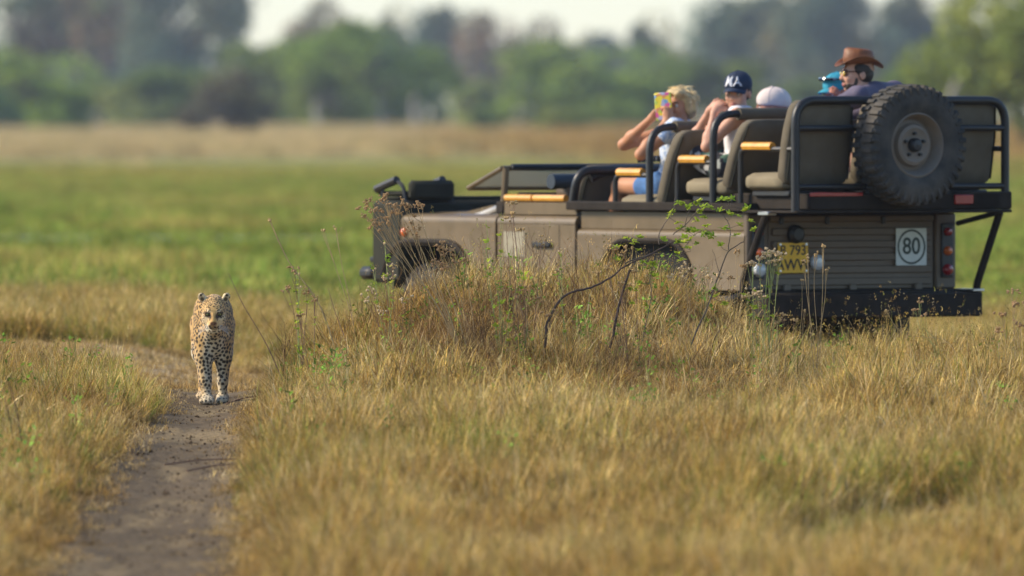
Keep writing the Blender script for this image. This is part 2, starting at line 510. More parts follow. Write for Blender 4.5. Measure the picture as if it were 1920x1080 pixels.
# the worn animal and wheel track, its own sheet just above the soil
ty = np.arange(36, 86, .07); tu = np.linspace(-1.35, 1.35, 44)
TY, TU = np.meshgrid(ty, tu, indexing='ij'); TX = track_c(TY) + TU * track_w(TY)
rut = .012 * (fbm(TX * 9, TY * 3, s=41, o=4) - .5) * 2
edge = sstep(1.35, .9, np.abs(TU))
TZ = terrain(TX, TY) - .03 + edge * (.042 + rut)
tn = fbm(TX * 5, TY * 1.2, s=42, o=4); tn2 = fbm(TX * 1.3, TY * .35, s=43)
tc_ = np.array((.150, .112, .068)) + (np.array((.34, .255, .135)) - np.array((.150, .112, .068))) * (sstep(.46, .75, tn) * .55)[..., None]
tc_ = tc_ * (.55 + .45 * tn2)[..., None]
w = (sstep(69, 76, TY) * .85)[..., None]; tc_ = tc_ * (1 - w) + np.array((.40, .31, .18)) * w
tm = pmat('track_dirt', (1, 1, 1), rough=.95, var=.45, scale=30, bump=.9, bscale=45, spec=.1, vcol=True)
tag(grid_mesh('dirt_track', TX, TY, TZ, tc_, tm), 'narrow worn dirt track that the leopard walks along', kind='structure')

# thin pools of standing water in the green field
wm = pmat('marsh_water', (.10, .13, .13), rough=.12, var=.1, scale=2, bump=.25, bscale=5, spec=.6)
def pool(cx, cy, rx, ry, seed):
    a = np.linspace(0, 2 * np.pi, 60, endpoint=False)
    r = .75 + .5 * fbm(np.cos(a) * 1.5 + seed, np.sin(a) * 1.5, s=seed)
    P = np.stack([cx + rx * r * np.cos(a), cy + ry * r * np.sin(a), np.full(60, .03)], -1)
    V = np.concatenate([P, [[cx, cy, .03]]]); k = np.arange(60)
    me = mesh_np('pool_water', V, np.stack([np.full(60, 60), k, (k + 1) % 60], -1), False)
    return link('pool_water', me, wm)
tag(pool(-2.6, 149, 5.5, 2.2, 3), 'shallow pool glinting in the green field left of the vehicle', kind='structure')
tag(pool(-9.5, 158, 4.5, 1.6, 9), 'thin strip of water in the turf at the left', kind='structure')
tag(pool(-4, 196, 5, 2.5, 5), 'third strip of water farther out in the turf', kind='structure')
tag(pool(9.5, 166, 3, 1.6, 14), 'thin strip of water in the turf at the right', kind='structure')

# ================================================================== GRASS
def tuft(name, n, rad, h, w, lean, curl, cols, seedn, seeds=0, tangle=0, segs=4):
    """one clump of n separate blades; colour per blade"""
    r_ = np.random.default_rng(seedn)
    V, F3, F4, C = [], [], [], []; k = 0
    for i in range(n):
        a = r_.random() * 6.283; rr = rad * math.sqrt(r_.random())
        p = np.array((rr * math.cos(a), rr * math.sin(a), 0.0))
        hh = h * (.35 + .75 * r_.random()); az = r_.random() * 6.283; le = abs(r_.normal()) * lean
        d = np.array((math.cos(az) * math.sin(le), math.sin(az) * math.sin(le), math.cos(le)))
        bend = np.array((math.cos(az), math.sin(az), -.6)) * curl * (0.3 + r_.random())
        side = np.array((math.cos(az + 1.57 + r_.normal() * .6), math.sin(az + 1.57), 0)) * w * (.6 + .8 * r_.random()) / 2
        c = np.array(cols[r_.integers(len(cols))]) * (.75 + .5 * r_.random())
        s = hh / segs
        for q in range(segs + 1):
            ww = side * (1 - (q / segs) ** 2 * .9)
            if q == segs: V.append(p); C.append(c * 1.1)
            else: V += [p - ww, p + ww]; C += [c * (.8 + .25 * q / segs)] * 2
            p = p + d * s; d = d + bend / segs
            if tangle: d = d + r_.normal(size=3) * tangle
            d = d / np.linalg.norm(d)
            if p[2] < .004: p[2] = .004
        for q in range(segs - 1): F4.append([k + 2 * q, k + 2 * q + 1, k + 2 * q + 3, k + 2 * q + 2])
        F3.append([k + 2 * (segs - 1), k + 2 * (segs - 1) + 1, k + 2 * segs])
        k += 2 * segs + 1
        if seeds and r_.random() < seeds:
            for _ in range(5):
                o = p + r_.normal(size=3) * np.array((.006, .006, .014)); s1 = .0022
                V += [o + (-s1, 0, 0), o + (s1, 0, 0), o + (0, 0, s1 * 4)]; C += [c * .9] * 3; F3.append([k, k + 1, k + 2]); k += 3
    return mesh_np(name, np.array(V), [np.array(F4), np.array(F3)], False, colors=np.array(C))
GOLD = [(.60, .41, .12), (.66, .49, .18), (.50, .33, .09), (.70, .55, .24), (.40, .26, .08), (.58, .46, .14)]
STRAW = [(.70, .55, .29), (.58, .44, .21), (.76, .63, .37), (.44, .32, .15)]
BROWN = [(.33, .22, .10), (.42, .29, .13), (.52, .38, .17), (.20, .13, .07), (.62, .47, .22)]
OLIVE = [(.34, .35, .08), (.44, .39, .10), (.52, .42, .12), (.27, .32, .07)]
GREEN = [(.17, .28, .045), (.22, .33, .055), (.29, .36, .07), (.38, .38, .10)]
RUST = [(.46, .27, .085), (.52, .32, .11), (.38, .21, .06), (.56, .39, .17)]
BEIGE = [(.62, .46, .23), (.52, .37, .18), (.66, .51, .28)]
grass_m = leafmat('grass_blades', .30, var=.28, patch=(.8, (.66, .55, .42), .85))
turf_m = leafmat('turf_blades', .35, var=.35, patch=(.16, (.62, .70, .60), .8))
def template_collection(name, meshes, mat):
    c = bpy.data.collections.new(name)
    for me in meshes:
        me.materials.append(mat)
        c.objects.link(bpy.data.objects.new(me.name, me))
    return c
def scatter(name, coll, P, S, seed, label, tilt=.12, nvar=None):
    r_ = np.random.default_rng(seed); n = len(P)
    me = bpy.data.meshes.new(name); me.vertices.add(n); me.vertices.foreach_set('co', np.asarray(P, np.float32).ravel())
    rot = np.stack([r_.normal(size=n) * tilt, r_.normal(size=n) * tilt, r_.random(n) * 6.283], -1).astype(np.float32)
    a = me.attributes.new('rot', 'FLOAT_VECTOR', 'POINT'); a.data.foreach_set('vector', rot.ravel())
    S = np.asarray(S, np.float32)
    if S.ndim == 1: S = np.stack([S, S, S], -1)
    a = me.attributes.new('scl', 'FLOAT_VECTOR', 'POINT'); a.data.foreach_set('vector', S.ravel())
    nv = len(coll.objects)
    a = me.attributes.new('var', 'INT', 'POINT'); a.data.foreach_set('value', r_.integers(0, nv, n).astype(np.int32))
    ng = bpy.data.node_groups.new(name + '_nodes', 'GeometryNodeTree')
    ng.interface.new_socket('Geometry', in_out='INPUT', socket_type='NodeSocketGeometry')
    ng.interface.new_socket('Geometry', in_out='OUTPUT', socket_type='NodeSocketGeometry')
    N, L = ng.nodes, ng.links
    gi = N.new('NodeGroupInput'); go = N.new('NodeGroupOutput'); ip = N.new('GeometryNodeInstanceOnPoints')
    ci = N.new('GeometryNodeCollectionInfo'); ci.inputs['Collection'].default_value = coll
    ci.inputs['Separate Children'].default_value = True; ci.inputs['Reset Children'].default_value = True
    def at(nm, ty):
        q = N.new('GeometryNodeInputNamedAttribute'); q.data_type = ty; q.inputs['Name'].default_value = nm
        return q.outputs['Attribute']
    L.new(gi.outputs[0], ip.inputs['Points']); L.new(ci.outputs[0], ip.inputs['Instance'])
    ip.inputs['Pick Instance'].default_value = True
    L.new(at('var', 'INT'), ip.inputs['Instance Index']); L.new(at('rot', 'FLOAT_VECTOR'), ip.inputs['Rotation']); L.new(at('scl', 'FLOAT_VECTOR'), ip.inputs['Scale'])
    L.new(ip.outputs[0], go.inputs[0])
    o = link(name, me); md = o.modifiers.new('scatter', 'NODES'); md.node_group = ng
    return tag(o, label, kind='stuff')
def field_points(n, y0, y1, seed, margin=1.2, power=1.0, mx=0.0):
    """random ground points across the view wedge plus a margin"""
    r_ = np.random.default_rng(seed); out = []
    y = y0 + (y1 - y0) * r_.random(n * 3); hw = y * .0452 + margin + mx * y
    keep = r_.random(n * 3) < hw / hw.max()
    y = y[keep][:n]; hw = hw[keep][:n]
    return (r_.random(len(y)) * 2 - 1) * hw, y
def pts(x, y, dz=-.005): return np.stack([x, y, terrain(x, y) + dz], -1)

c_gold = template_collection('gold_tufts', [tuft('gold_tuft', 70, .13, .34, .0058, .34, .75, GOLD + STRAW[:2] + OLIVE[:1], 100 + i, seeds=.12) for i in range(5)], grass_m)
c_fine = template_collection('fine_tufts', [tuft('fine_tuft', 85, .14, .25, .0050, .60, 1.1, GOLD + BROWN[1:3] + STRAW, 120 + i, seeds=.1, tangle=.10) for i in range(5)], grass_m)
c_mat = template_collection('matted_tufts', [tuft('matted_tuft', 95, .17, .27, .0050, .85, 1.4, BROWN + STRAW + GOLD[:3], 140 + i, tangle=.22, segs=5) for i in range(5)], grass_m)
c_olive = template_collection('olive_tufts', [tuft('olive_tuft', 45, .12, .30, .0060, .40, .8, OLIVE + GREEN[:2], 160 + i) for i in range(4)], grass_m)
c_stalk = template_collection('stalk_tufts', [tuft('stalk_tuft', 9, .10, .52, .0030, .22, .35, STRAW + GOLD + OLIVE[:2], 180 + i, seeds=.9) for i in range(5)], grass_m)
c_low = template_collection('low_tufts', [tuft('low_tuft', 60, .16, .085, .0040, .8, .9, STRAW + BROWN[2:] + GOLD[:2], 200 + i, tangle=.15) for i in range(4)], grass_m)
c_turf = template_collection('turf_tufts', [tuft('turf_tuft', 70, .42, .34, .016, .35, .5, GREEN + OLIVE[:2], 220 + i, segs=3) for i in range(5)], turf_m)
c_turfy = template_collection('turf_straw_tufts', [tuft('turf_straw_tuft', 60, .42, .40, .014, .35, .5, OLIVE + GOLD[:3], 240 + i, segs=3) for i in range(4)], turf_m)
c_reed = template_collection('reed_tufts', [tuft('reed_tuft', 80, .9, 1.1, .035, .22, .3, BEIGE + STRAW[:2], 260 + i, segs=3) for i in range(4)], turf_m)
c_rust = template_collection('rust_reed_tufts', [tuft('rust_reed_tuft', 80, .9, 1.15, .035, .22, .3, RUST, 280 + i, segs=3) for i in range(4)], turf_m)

def mound_w(x, y):
    return np.clip(np.exp(-((x - .4) / .85) ** 2 - ((y - 67.8) / 2.0) ** 2) + .8 * np.exp(-((x + .55) / .5) ** 2 - ((y - 67.2) / 1.6) ** 2), 0, 1)
r1 = np.random.default_rng(5)
# dense near grass
x, y = field_points(29000, 46, 83, 1, margin=1.4)
off = 1 - track_m(x, y)
left = (x < track_c(y))
edge_d = np.abs(x - track_c(y)) / track_w(y)
zone = fbm(x * .55, y * .22, s=51); pale = np.exp(-((y - 79) / 5.0) ** 2) * (x < -1.35)
keep = (r1.random(len(x)) < off) & (edge_d > 1.0) & (r1.random(len(x)) > pale * 1.0)
x, y, left, edge_d, zone = x[keep], y[keep], left[keep], edge_d[keep], zone[keep]
mw = mound_w(x, y); u = r1.random(len(x))
gap = sstep(.54, .66, fbm(x * 1.15, y * .42, s=60)) * sstep(.35, .6, fbm(x * .5, y * .15, s=61))
hs = (.34 + 1.45 * fbm(x * 1.5, y * .6, s=52)) * (1 - .60 * gap); hs = np.where((gap > .5) & (r1.random(len(x)) < .5) & (y > 50), .12, hs) * np.clip((edge_d - .8) / .9, .22, 1)
hs = np.where(left, hs * np.interp(y, [38, 60, 72], [.62, .66, .75]), hs * np.interp(y, [38, 60, 72, 80], [1.0, .9, .8, .95]))
kind = np.where(u < .24 + .72 * mw, 2, np.where(u < .60 - .1 * mw + .25 * (zone < .45), 1, 0))
mb_ = np.exp(-((x - 1.05) / .55) ** 2 - ((y - 65.0) / 2.4) ** 2); kind = np.where(r1.random(len(x)) < mb_ * 1.1, 2, kind); hs = hs * (1 - .35 * mb_)
kind = np.where((zone > .58) & (r1.random(len(x)) < .40), 3, kind)
kind = np.where((left) & (r1.random(len(x)) < .25) & (zone > .45), 3, kind)
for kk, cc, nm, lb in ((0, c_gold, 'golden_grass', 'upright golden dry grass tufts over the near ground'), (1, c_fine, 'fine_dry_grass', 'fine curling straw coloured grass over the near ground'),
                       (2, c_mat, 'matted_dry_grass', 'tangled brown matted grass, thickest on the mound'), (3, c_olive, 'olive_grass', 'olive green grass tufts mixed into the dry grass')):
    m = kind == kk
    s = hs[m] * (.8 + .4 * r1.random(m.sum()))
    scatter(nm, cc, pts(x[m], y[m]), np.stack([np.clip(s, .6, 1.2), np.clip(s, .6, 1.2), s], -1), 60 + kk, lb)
# dead branching twigs tangled through the mound
def twiggy(name, seed):
    r_ = np.random.default_rng(seed); V, F, C = [], [], []; k = 0
    def strand(p, d, ln, w, c, lev):
        nonlocal k
        P = [p]
        for i in range(5):
            d = d + r_.normal(size=3) * .22; d = d / np.linalg.norm(d); P.append(P[-1] + d * ln / 5)
        for ax in ((1, 0, 0), (0, 1, 0)):
            for i, q in enumerate(P):
                ww = np.array(ax) * w * (1 - .14 * i); V.extend([q - ww, q + ww]); C.extend([c, c])
            for i in range(5): F.append((k + 2 * i, k + 2 * i + 1, k + 2 * i + 3, k + 2 * i + 2))
            k += 12
        if lev < 2:
            for _ in range(3): strand(P[r_.integers(1, 5)], d * .5 + r_.normal(size=3) * .6, ln * .6, w * .6, c, lev + 1)
    for i in range(7):
        c = np.array(((.26, .17, .095), (.34, .22, .12), (.46, .33, .18), (.17, .11, .07))[r_.integers(4)])
        a = r_.random() * 6.28; strand(np.array((r_.normal() * .05, r_.normal() * .05, 0)), np.array((math.cos(a) * .6, math.sin(a) * .6, 1.)), .22 + .16 * r_.random(), .0022, c, 0)
    return mesh_np(name, np.array(V), np.array(F), False, colors=np.array(C))
c_twig = template_collection('twig_bundles', [twiggy('twig_bundle', 600 + i) for i in range(5)], grass_m)
x, y = field_points(9000, 60, 72, 10, margin=.3); ok = (r1.random(len(x)) < mound_w(x, y) ** 1.3 * .15) & (np.abs(x - track_c(y)) > track_w(y) * 1.5); x, y = x[ok], y[ok]
scatter('dead_twig_tangle', c_twig, pts(x, y), .7 + .6 * r1.random(len(x)), 82, 'dead brown twigs tangled through the grass of the mound')
# coarse broken straws lying over the tufts
c_straw = template_collection('coarse_straws', [tuft('coarse_straw', 7, .12, .42, .0085, .9, 1.5, STRAW + STRAW + OLIVE[2:3], 190 + i, tangle=.16, segs=6) for i in range(5)], grass_m)
x, y = field_points(3600, 46, 80, 9, margin=1.0); ok = (np.abs(x - track_c(y)) / track_w(y) > 1.35) & ~((y > 71) & (x < -1.2)) & (r1.random(len(x)) < .35 + .6 * mound_w(x, y)); x, y = x[ok], y[ok]
scatter('coarse_dry_straws', c_straw, pts(x, y), .5 + .5 * r1.random(len(x)), 81, 'coarse pale straws bent over the dry grass')
# seeded stalks standing above it
x, y = field_points(2600, 46, 84, 2, margin=1.0)
ok = (edge_d2 := np.abs(x - track_c(y)) / track_w(y)) > 1.5
ok &= ~((y > 72) & (x < -1.2)) ; ok &= (r1.random(len(x)) < np.where(x < track_c(y), .35, .8))
x, y = x[ok], y[ok]; s = .45 + .5 * r1.random(len(x)); s = np.where(x < track_c(y), s * .7, s)
scatter('seeding_grass_stalks', c_stalk, pts(x, y), s, 71, 'thin seeding grass stalks above the dry grass')
# short worn grass and litter beside and on the track
x, y = field_points(17000, 46, 88, 3, margin=1.0)
e = np.abs(x - track_c(y)) / track_w(y)
pr = np.where(e < .8, np.where(y > 70.5, .9, .55), np.where(e < 1.5, .95, .12)) + 1.0 * np.exp(-((y - 79) / 5.5) ** 2) * (x < -1.3)
ok = r1.random(len(x)) < pr
x, y, e = x[ok], y[ok], e[ok]
scatter('short_worn_grass', c_low, pts(x, y, .0 ), (.45 + .55 * r1.random(len(x))) * np.clip(np.where(y > 70.5, 1, e), .35, 1), 72, 'short trampled straw along the track edges')
# taller dry belt in front of the green field
x, y = field_points(10000, 83, 97, 4, margin=4)
ok = r1.random(len(x)) < sstep(98, 89, y + 6 * (fbm(x * .4, y * .3, s=53) - .5))
x, y = x[ok], y[ok]; u = r1.random(len(x)); s = .45 + .75 * fbm(x * .5, y * .3, s=54)
m = u < .5
scatter('tall_dry_grass', c_gold, pts(x[m], y[m]), s[m] * 1.15, 73, 'belt of taller dry grass behind the leopard')
scatter('tall_olive_grass', c_olive, pts(x[~m], y[~m]), s[~m] * 1.1, 74, 'olive tinged grass belt before the green field')
# green flood plain
x, y = field_points(36000, 88, 330, 6, margin=7)
n1 = fbm(x * .22, y * .05, s=55); n3 = fbm(x * .09, y * .035, s=58); pw = np.min([((x - a_) / (b_ * 1.15)) ** 2 + ((y - c_) / (d_ * 1.6)) ** 2 for a_, c_, b_, d_ in ((-2.6, 149, 5.5, 2.2), (-9.5, 158, 4.5, 1.6), (9.5, 166, 3, 1.6), (-4, 196, 5, 2.5), (3, 236, 6, 3))], 0)
ok = (r1.random(len(x)) < sstep(88, 96, y)) & (pw > .8); x, y, n1, n3 = x[ok], y[ok], n1[ok], n3[ok]
yel = r1.random(len(x)) < np.clip(sstep(.45, .68, n1) * .8 + sstep(250, 320, y) * .6, .08, .95)
s = (.12 + .75 * sstep(.25, .8, n3)) * (.6 + .8 * r1.random(len(x)))
sxy = np.full(len(x), .85)
scatter('green_turf', c_turf, pts(x[~yel], y[~yel]), np.stack([sxy, sxy, s], -1)[~yel], 75, 'lush green turf of the flood plain')
scatter('yellowing_turf', c_turfy, pts(x[yel], y[yel]), np.stack([sxy, sxy, s * 1.1], -1)[yel], 76, 'yellowing patches in the green flood plain')
# reeds before the bushes
x, y = field_points(20000, 330, 860, 7, margin=16)
n3 = fbm(x * .03, y * .01, s=56)
ok = r1.random(len(x)) < sstep(330, 620, y + 220 * (n3 - .5) + np.clip(x, 0, 30) * 5)
x, y = x[ok], y[ok]
ru = r1.random(len(x)) < sstep(-9, 9, x - (y - 400) * .01 + 14 * (fbm(x * .05, y * .02, s=57) - .5)) * .9
s = (.30 + .55 * fbm(x * .1, y * .03, s=59)) * (.5 + .5 * sstep(320, 480, y)); s = np.stack([.9 + 0 * s, .9 + 0 * s, s], -1)
scatter('pale_reeds', c_reed, pts(x[~ru], y[~ru]), s[~ru], 77, 'pale beige tall grass in front of the bushes')
scatter('rusty_reeds', c_rust, pts(x[ru], y[ru]), s[ru] * 1.1, 78, 'rust brown tall grass behind the vehicle')
# small green herbs growing through the dry grass
def herb(name, seed):
    r_ = np.random.default_rng(seed); V, F, C = [], [], []; k = 0
    for i in range(26):
        p = np.array((r_.normal() * .02, r_.normal() * .02, .05 + .17 * r_.random())); a = r_.random() * 6.28; e = r_.random() * .9; ln = .018 + .012 * r_.random()
        d = np.array((math.cos(a) * math.cos(e), math.sin(a) * math.cos(e), math.sin(e))) * ln; w = np.array((-math.sin(a), math.cos(a), 0)) * ln * .28
        V += [p, p + d * .5 + w, p + d, p + d * .5 - w]; F.append((k, k + 1, k + 2, k + 3)); C += [np.array((.20, .36, .06)) * (.7 + .7 * r_.random())] * 4; k += 4
    for i in range(3):
        a = np.array((0, 0, 0.)); b_ = np.array((r_.normal() * .02, r_.normal() * .02, .22)); w = np.array((.0013, 0, 0)); V += [a - w, a + w, b_ + w, b_ - w]; F.append((k, k + 1, k + 2, k + 3)); C += [(.26, .28, .10)] * 4; k += 4
    return mesh_np(name, np.array(V), np.array(F), False, colors=np.array(C))
c_herb = template_collection('herbs', [herb('herb', 500 + i) for i in range(4)], grass_m)
x, y = field_points(1500, 55, 76, 8, margin=.6)
ok = r1.random(len(x)) < np.clip(.10 + mound_w(x, y) * .9, 0, 1) * (np.abs(x - track_c(y)) > track_w(y) * 1.6)
x, y = x[ok], y[ok]
scatter('green_herbs', c_herb, pts(x, y), .8 + .9 * r1.random(len(x)), 80, 'small green herbs growing up through the dry grass of the mound')
# clods and pebbles on the track
def clod(name, seed):
    bm = bmesh.new(); bmesh.ops.create_icosphere(bm, subdivisions=1, radius=.012)
    q = random.Random(seed)
    for v in bm.verts: v.co *= q.uniform(.6, 1.25); v.co.z *= .6
    me = bpy.data.meshes.new(name); bm.to_mesh(me); bm.free()
    a = me.color_attributes.new('Col', 'FLOAT_COLOR', 'POINT'); t = q.uniform(.7, 1.2)
    for d in a.data: d.color = (.15 * t, .115 * t, .085 * t, 1)
    return me
c_clod = template_collection('clods', [clod('clod', i) for i in range(4)], grass_m)
y = 45 + 38 * r1.random(6500); x = track_c(y) + (r1.random(6500) * 2 - 1) * track_w(y) * 1.05
scatter('dirt_clods', c_clod, pts(x, y, .01), .2 + .8 * r1.random(6500) ** 3, 79, 'small clods and pebbles on the dirt track', tilt=1.0)

# ================================================================== TREES AND BUSHES
bark_m = pmat('bark', (.115, .095, .08), rough=.9, var=.3, scale=3, bump=.6, bscale=8, spec=.2)
tree_leaf = leafmat('tree_leaves', .30, var=.12, patch=(.22, (.66, .68, .60), .7))
def crown_mesh(name, seed, rx, ry, h, n, leaf, cols, z0=.0, holes=.15, lobes=16, top=.6):
    """many small leaf-cluster faces through the outer volume of uneven lobes"""
    r_ = np.random.default_rng(seed); V, C = [], []
    L_ = []
    for i in range(lobes):
        a = r_.random() * 6.283; rr = math.sqrt(r_.random()) * .72
        zz = z0 + (h - z0) * (.12 + .76 * r_.random() ** .8)
        f = math.sqrt(max(.12, 1 - ((zz - z0) / (h - z0)) ** 2 * top * 1.2))
        L_.append((rx * rr * math.cos(a) * f, ry * rr * math.sin(a) * f, zz, (.22 + .22 * r_.random()), r_.random(), r_.integers(len(cols))))
    per = n // lobes
    for (cx, cy, cz, s, br, ci) in L_:
        d = r_.normal(size=(per, 3)); d /= np.linalg.norm(d, axis=1)[:, None]
        rad = (.55 + .45 * r_.random(per) ** .4) * (1 + .35 * (vnoise(d[:, 0] * 2.5 + cx, d[:, 1] * 2.5 + cy, d[:, 2] * 2.5, s=seed) - .5))
        p = np.array((cx, cy, cz)) + d * rad[:, None] * np.array((rx * s * 1.15, ry * s * 1.15, (h - z0) * s * .62))
        hole = vnoise(p[:, 0] * .7, p[:, 1] * .7, p[:, 2] * .7, s=seed + 3) > holes
        p = p[hole & (p[:, 2] > z0 * .9) & (p[:, 2] > .05)]; m = len(p)
        u = r_.normal(size=(m, 3)); u /= np.linalg.norm(u, axis=1)[:, None]
        w = np.cross(u, r_.normal(size=(m, 3))); w /= np.linalg.norm(w, axis=1)[:, None]
        sz = leaf * (.6 + .8 * r_.random(m))[:, None]
        V.append(np.stack([p - u * sz, p + w * sz * .5, p + u * sz, p - w * sz * .5], 1).reshape(-1, 3))
        c = np.array(cols[ci]) * 2.5 * (.80 + .4 * br)
        C.append(np.repeat(c * (.7 + .6 * r_.random(m))[:, None], 4, 0))
    V = np.concatenate(V); C = np.concatenate(C); k = len(V) // 4
    return mesh_np(name, V, np.arange(k * 4).reshape(-1, 4), False, colors=C)
def limbs_mesh(name, seed, h, r0, spread, nl=7, lean=.1, depth=2, top=.85):
    r_ = np.random.default_rng(seed); mb = MB()
    def grow_(p, d, ln, r, lev):
        P = [p]; dd = d
        for i in range(4):
            dd = dd + r_.normal(size=3) * .16; dd = dd / np.linalg.norm(dd)
            P.append(P[-1] + dd * ln / 4)
        mb.add(*tube(P, np.linspace(r, r * .45, 5), 6 if lev else 10))
        if lev < depth:
            for q in range(nl if lev == 0 else 4):
                t = r_.integers(2, 5); a = r_.random() * 6.283
                nd = dd * .55 + np.array((math.cos(a), math.sin(a), .35)) * spread
                grow_(P[t], nd / np.linalg.norm(nd), ln * (.55 + .25 * r_.random()), r * .5, lev + 1)
    grow_(np.array((0, 0, -.1)), np.array((lean, 0, 1.)), h * .5, r0, 0)
    V = np.concatenate(mb.v)
    me = mesh_np(name, V, [np.concatenate(mb.f[q]) for q in mb.f], True)
    return me
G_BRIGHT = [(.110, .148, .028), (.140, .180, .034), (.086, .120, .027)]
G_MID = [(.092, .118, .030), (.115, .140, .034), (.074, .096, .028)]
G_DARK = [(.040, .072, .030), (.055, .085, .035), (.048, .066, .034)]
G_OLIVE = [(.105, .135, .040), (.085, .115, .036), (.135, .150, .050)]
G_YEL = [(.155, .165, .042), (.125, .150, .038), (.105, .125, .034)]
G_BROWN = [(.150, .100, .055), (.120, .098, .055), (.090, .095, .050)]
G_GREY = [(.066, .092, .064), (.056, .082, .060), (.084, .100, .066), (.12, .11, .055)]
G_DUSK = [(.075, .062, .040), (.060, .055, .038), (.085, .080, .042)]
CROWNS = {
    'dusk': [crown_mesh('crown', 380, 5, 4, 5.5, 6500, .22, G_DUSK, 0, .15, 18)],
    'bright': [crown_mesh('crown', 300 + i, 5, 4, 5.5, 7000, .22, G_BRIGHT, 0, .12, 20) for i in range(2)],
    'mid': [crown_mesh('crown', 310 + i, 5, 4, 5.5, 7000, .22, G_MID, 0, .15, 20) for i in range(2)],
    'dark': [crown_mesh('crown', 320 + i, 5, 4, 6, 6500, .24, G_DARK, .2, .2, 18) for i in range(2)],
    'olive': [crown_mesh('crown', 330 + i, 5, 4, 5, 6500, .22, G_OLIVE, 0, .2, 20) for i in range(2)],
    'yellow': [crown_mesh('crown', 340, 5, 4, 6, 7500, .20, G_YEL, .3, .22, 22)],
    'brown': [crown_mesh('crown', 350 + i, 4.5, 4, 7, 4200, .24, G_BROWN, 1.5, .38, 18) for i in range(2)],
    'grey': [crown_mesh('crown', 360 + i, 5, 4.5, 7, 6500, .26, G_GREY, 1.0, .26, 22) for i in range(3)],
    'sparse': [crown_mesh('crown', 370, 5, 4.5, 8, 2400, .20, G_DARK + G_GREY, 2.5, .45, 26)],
}
LIMBS = {'low': limbs_mesh('trunk', 400, 4.5, .22, .8), 'tall': limbs_mesh('trunk', 401, 9, .34, .6), 'bare': limbs_mesh('trunk', 402, 11, .42, .75, nl=9, depth=3)}
def tree(name, x0, x1, ytop, D, kind, label, cat='tree', trunk='low', group=None, v=0, base=0.0):
    """a tree spanning columns x0..x1 of the frame with its top at row ytop, standing D metres away"""
    s = D / F_PX; cx = ((x0 + x1) / 2 - 960) * s; wd = (x1 - x0) * s; ht = EYE + (HZ - ytop) * s
    o = empty(name, (cx, D, 0), random.uniform(-.4, .4))
    me = CROWNS[kind][v % len(CROWNS[kind])]
    bb = np.empty(len(me.vertices) * 3, np.float32); me.vertices.foreach_get('co', bb); bb = bb.reshape(-1, 3)
    q = np.percentile(bb, [1, 99.3], axis=0)
    c = link('crown', me, tree_leaf, o); c.scale = (wd / (q[1, 0] - q[0, 0]), wd / (q[1, 0] - q[0, 0]), ht / q[1, 2]); c.location = (-(q[0, 0] + q[1, 0]) / 2 * c.scale[0], 0, 0)
    tme = LIMBS[trunk]; t = link('trunk', tme, bark_m, o)
    tb = max(vv.co.z for vv in tme.vertices); k = ht * (.97 if trunk == 'bare' else .8) / tb; t.scale = (k, k, k)
    return tag(o, label, cat, group)
GB = 'green bushes along the far edge of the plain'
GT = 'tall hazy trees behind the bushes'
tree('bush', -60, 172, 100, 760, 'bright', 'rounded bright green bush at the far left edge', 'bush', group=GB)
tree('bush', 195, 430, 128, 820, 'olive', 'pale olive bush second from the left', 'bush', group=GB)
tree('bush', 335, 515, 140, 620, 'dusk', 'low dark brownish bush standing forward of the others in the pale grass', 'bush', group=GB, v=1)
tree('bush', 405, 640, 82, 900, 'mid', 'dark green bush left of the biggest bush', 'bush', group=GB, v=1)
tree('bush', 545, 848, 48, 840, 'bright', 'biggest dome shaped green bush left of centre', 'bush', group=GB, v=1)
tree('bush', 545, 700, 130, 780, 'mid', 'green bush in front of the left foot of the biggest bush', 'bush', group=GB)
tree('bush', 835, 965, 150, 880, 'olive', 'small pale olive bush between the two big green bushes', 'bush', group=GB, v=1)
tree('bush', 940, 1255, 84, 830, 'bright', 'wide green bush above the bonnet of the vehicle', 'bush', group=GB)
tree('bush', 1000, 1105, 206, 700, 'yellow', 'small yellow green bush in front of the wide green bush', 'bush', group=GB)
tree('bush', 1195, 1480, 116, 870, 'mid', 'green bush behind the passengers in the middle rows', 'bush', group=GB)
tree('bush', 1430, 1640, 150, 900, 'olive', 'olive bush behind the man in the brown hat', 'bush', group=GB)
tree('bush', 870, 940, 200, 690, 'olive', 'knee high olive bush at the edge of the rusty grass', 'bush', group=GB)
tree('bush', 120, 270, 150, 860, 'dark', 'dark bush filling the gap between the two leftmost bushes', 'bush', group=GB)
tree('bush', -150, 40, 160, 700, 'dark', 'dark bush at the foot of the leftmost bush', 'bush', group=GB)
tree('broad_tree', 1715, 2140, -30, 430, 'yellow', 'large yellow green tree at the right edge behind the spare wheel', 'tree', 'tall')
tree('broad_tree', 1620, 1790, 130, 600, 'olive', 'shorter olive tree left of the large yellow green tree', 'tree', 'tall')
tree('bare_tree', -120, 215, -95, 900, 'sparse', 'half bare tree with dark spreading limbs at the top left', 'tree', 'bare')
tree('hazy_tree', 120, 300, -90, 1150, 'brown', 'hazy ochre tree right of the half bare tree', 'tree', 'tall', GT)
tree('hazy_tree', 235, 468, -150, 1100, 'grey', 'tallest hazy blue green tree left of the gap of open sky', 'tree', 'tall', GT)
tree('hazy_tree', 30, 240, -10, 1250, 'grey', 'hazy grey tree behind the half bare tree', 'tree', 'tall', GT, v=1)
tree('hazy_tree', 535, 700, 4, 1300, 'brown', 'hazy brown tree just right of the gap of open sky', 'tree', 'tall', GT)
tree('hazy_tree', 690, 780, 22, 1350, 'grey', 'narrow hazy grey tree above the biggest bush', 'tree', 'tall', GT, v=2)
tree('hazy_tree', 768, 860, 14, 1320, 'grey', 'hazy dark tree at the right shoulder of the biggest bush', 'tree', 'tall', GT)
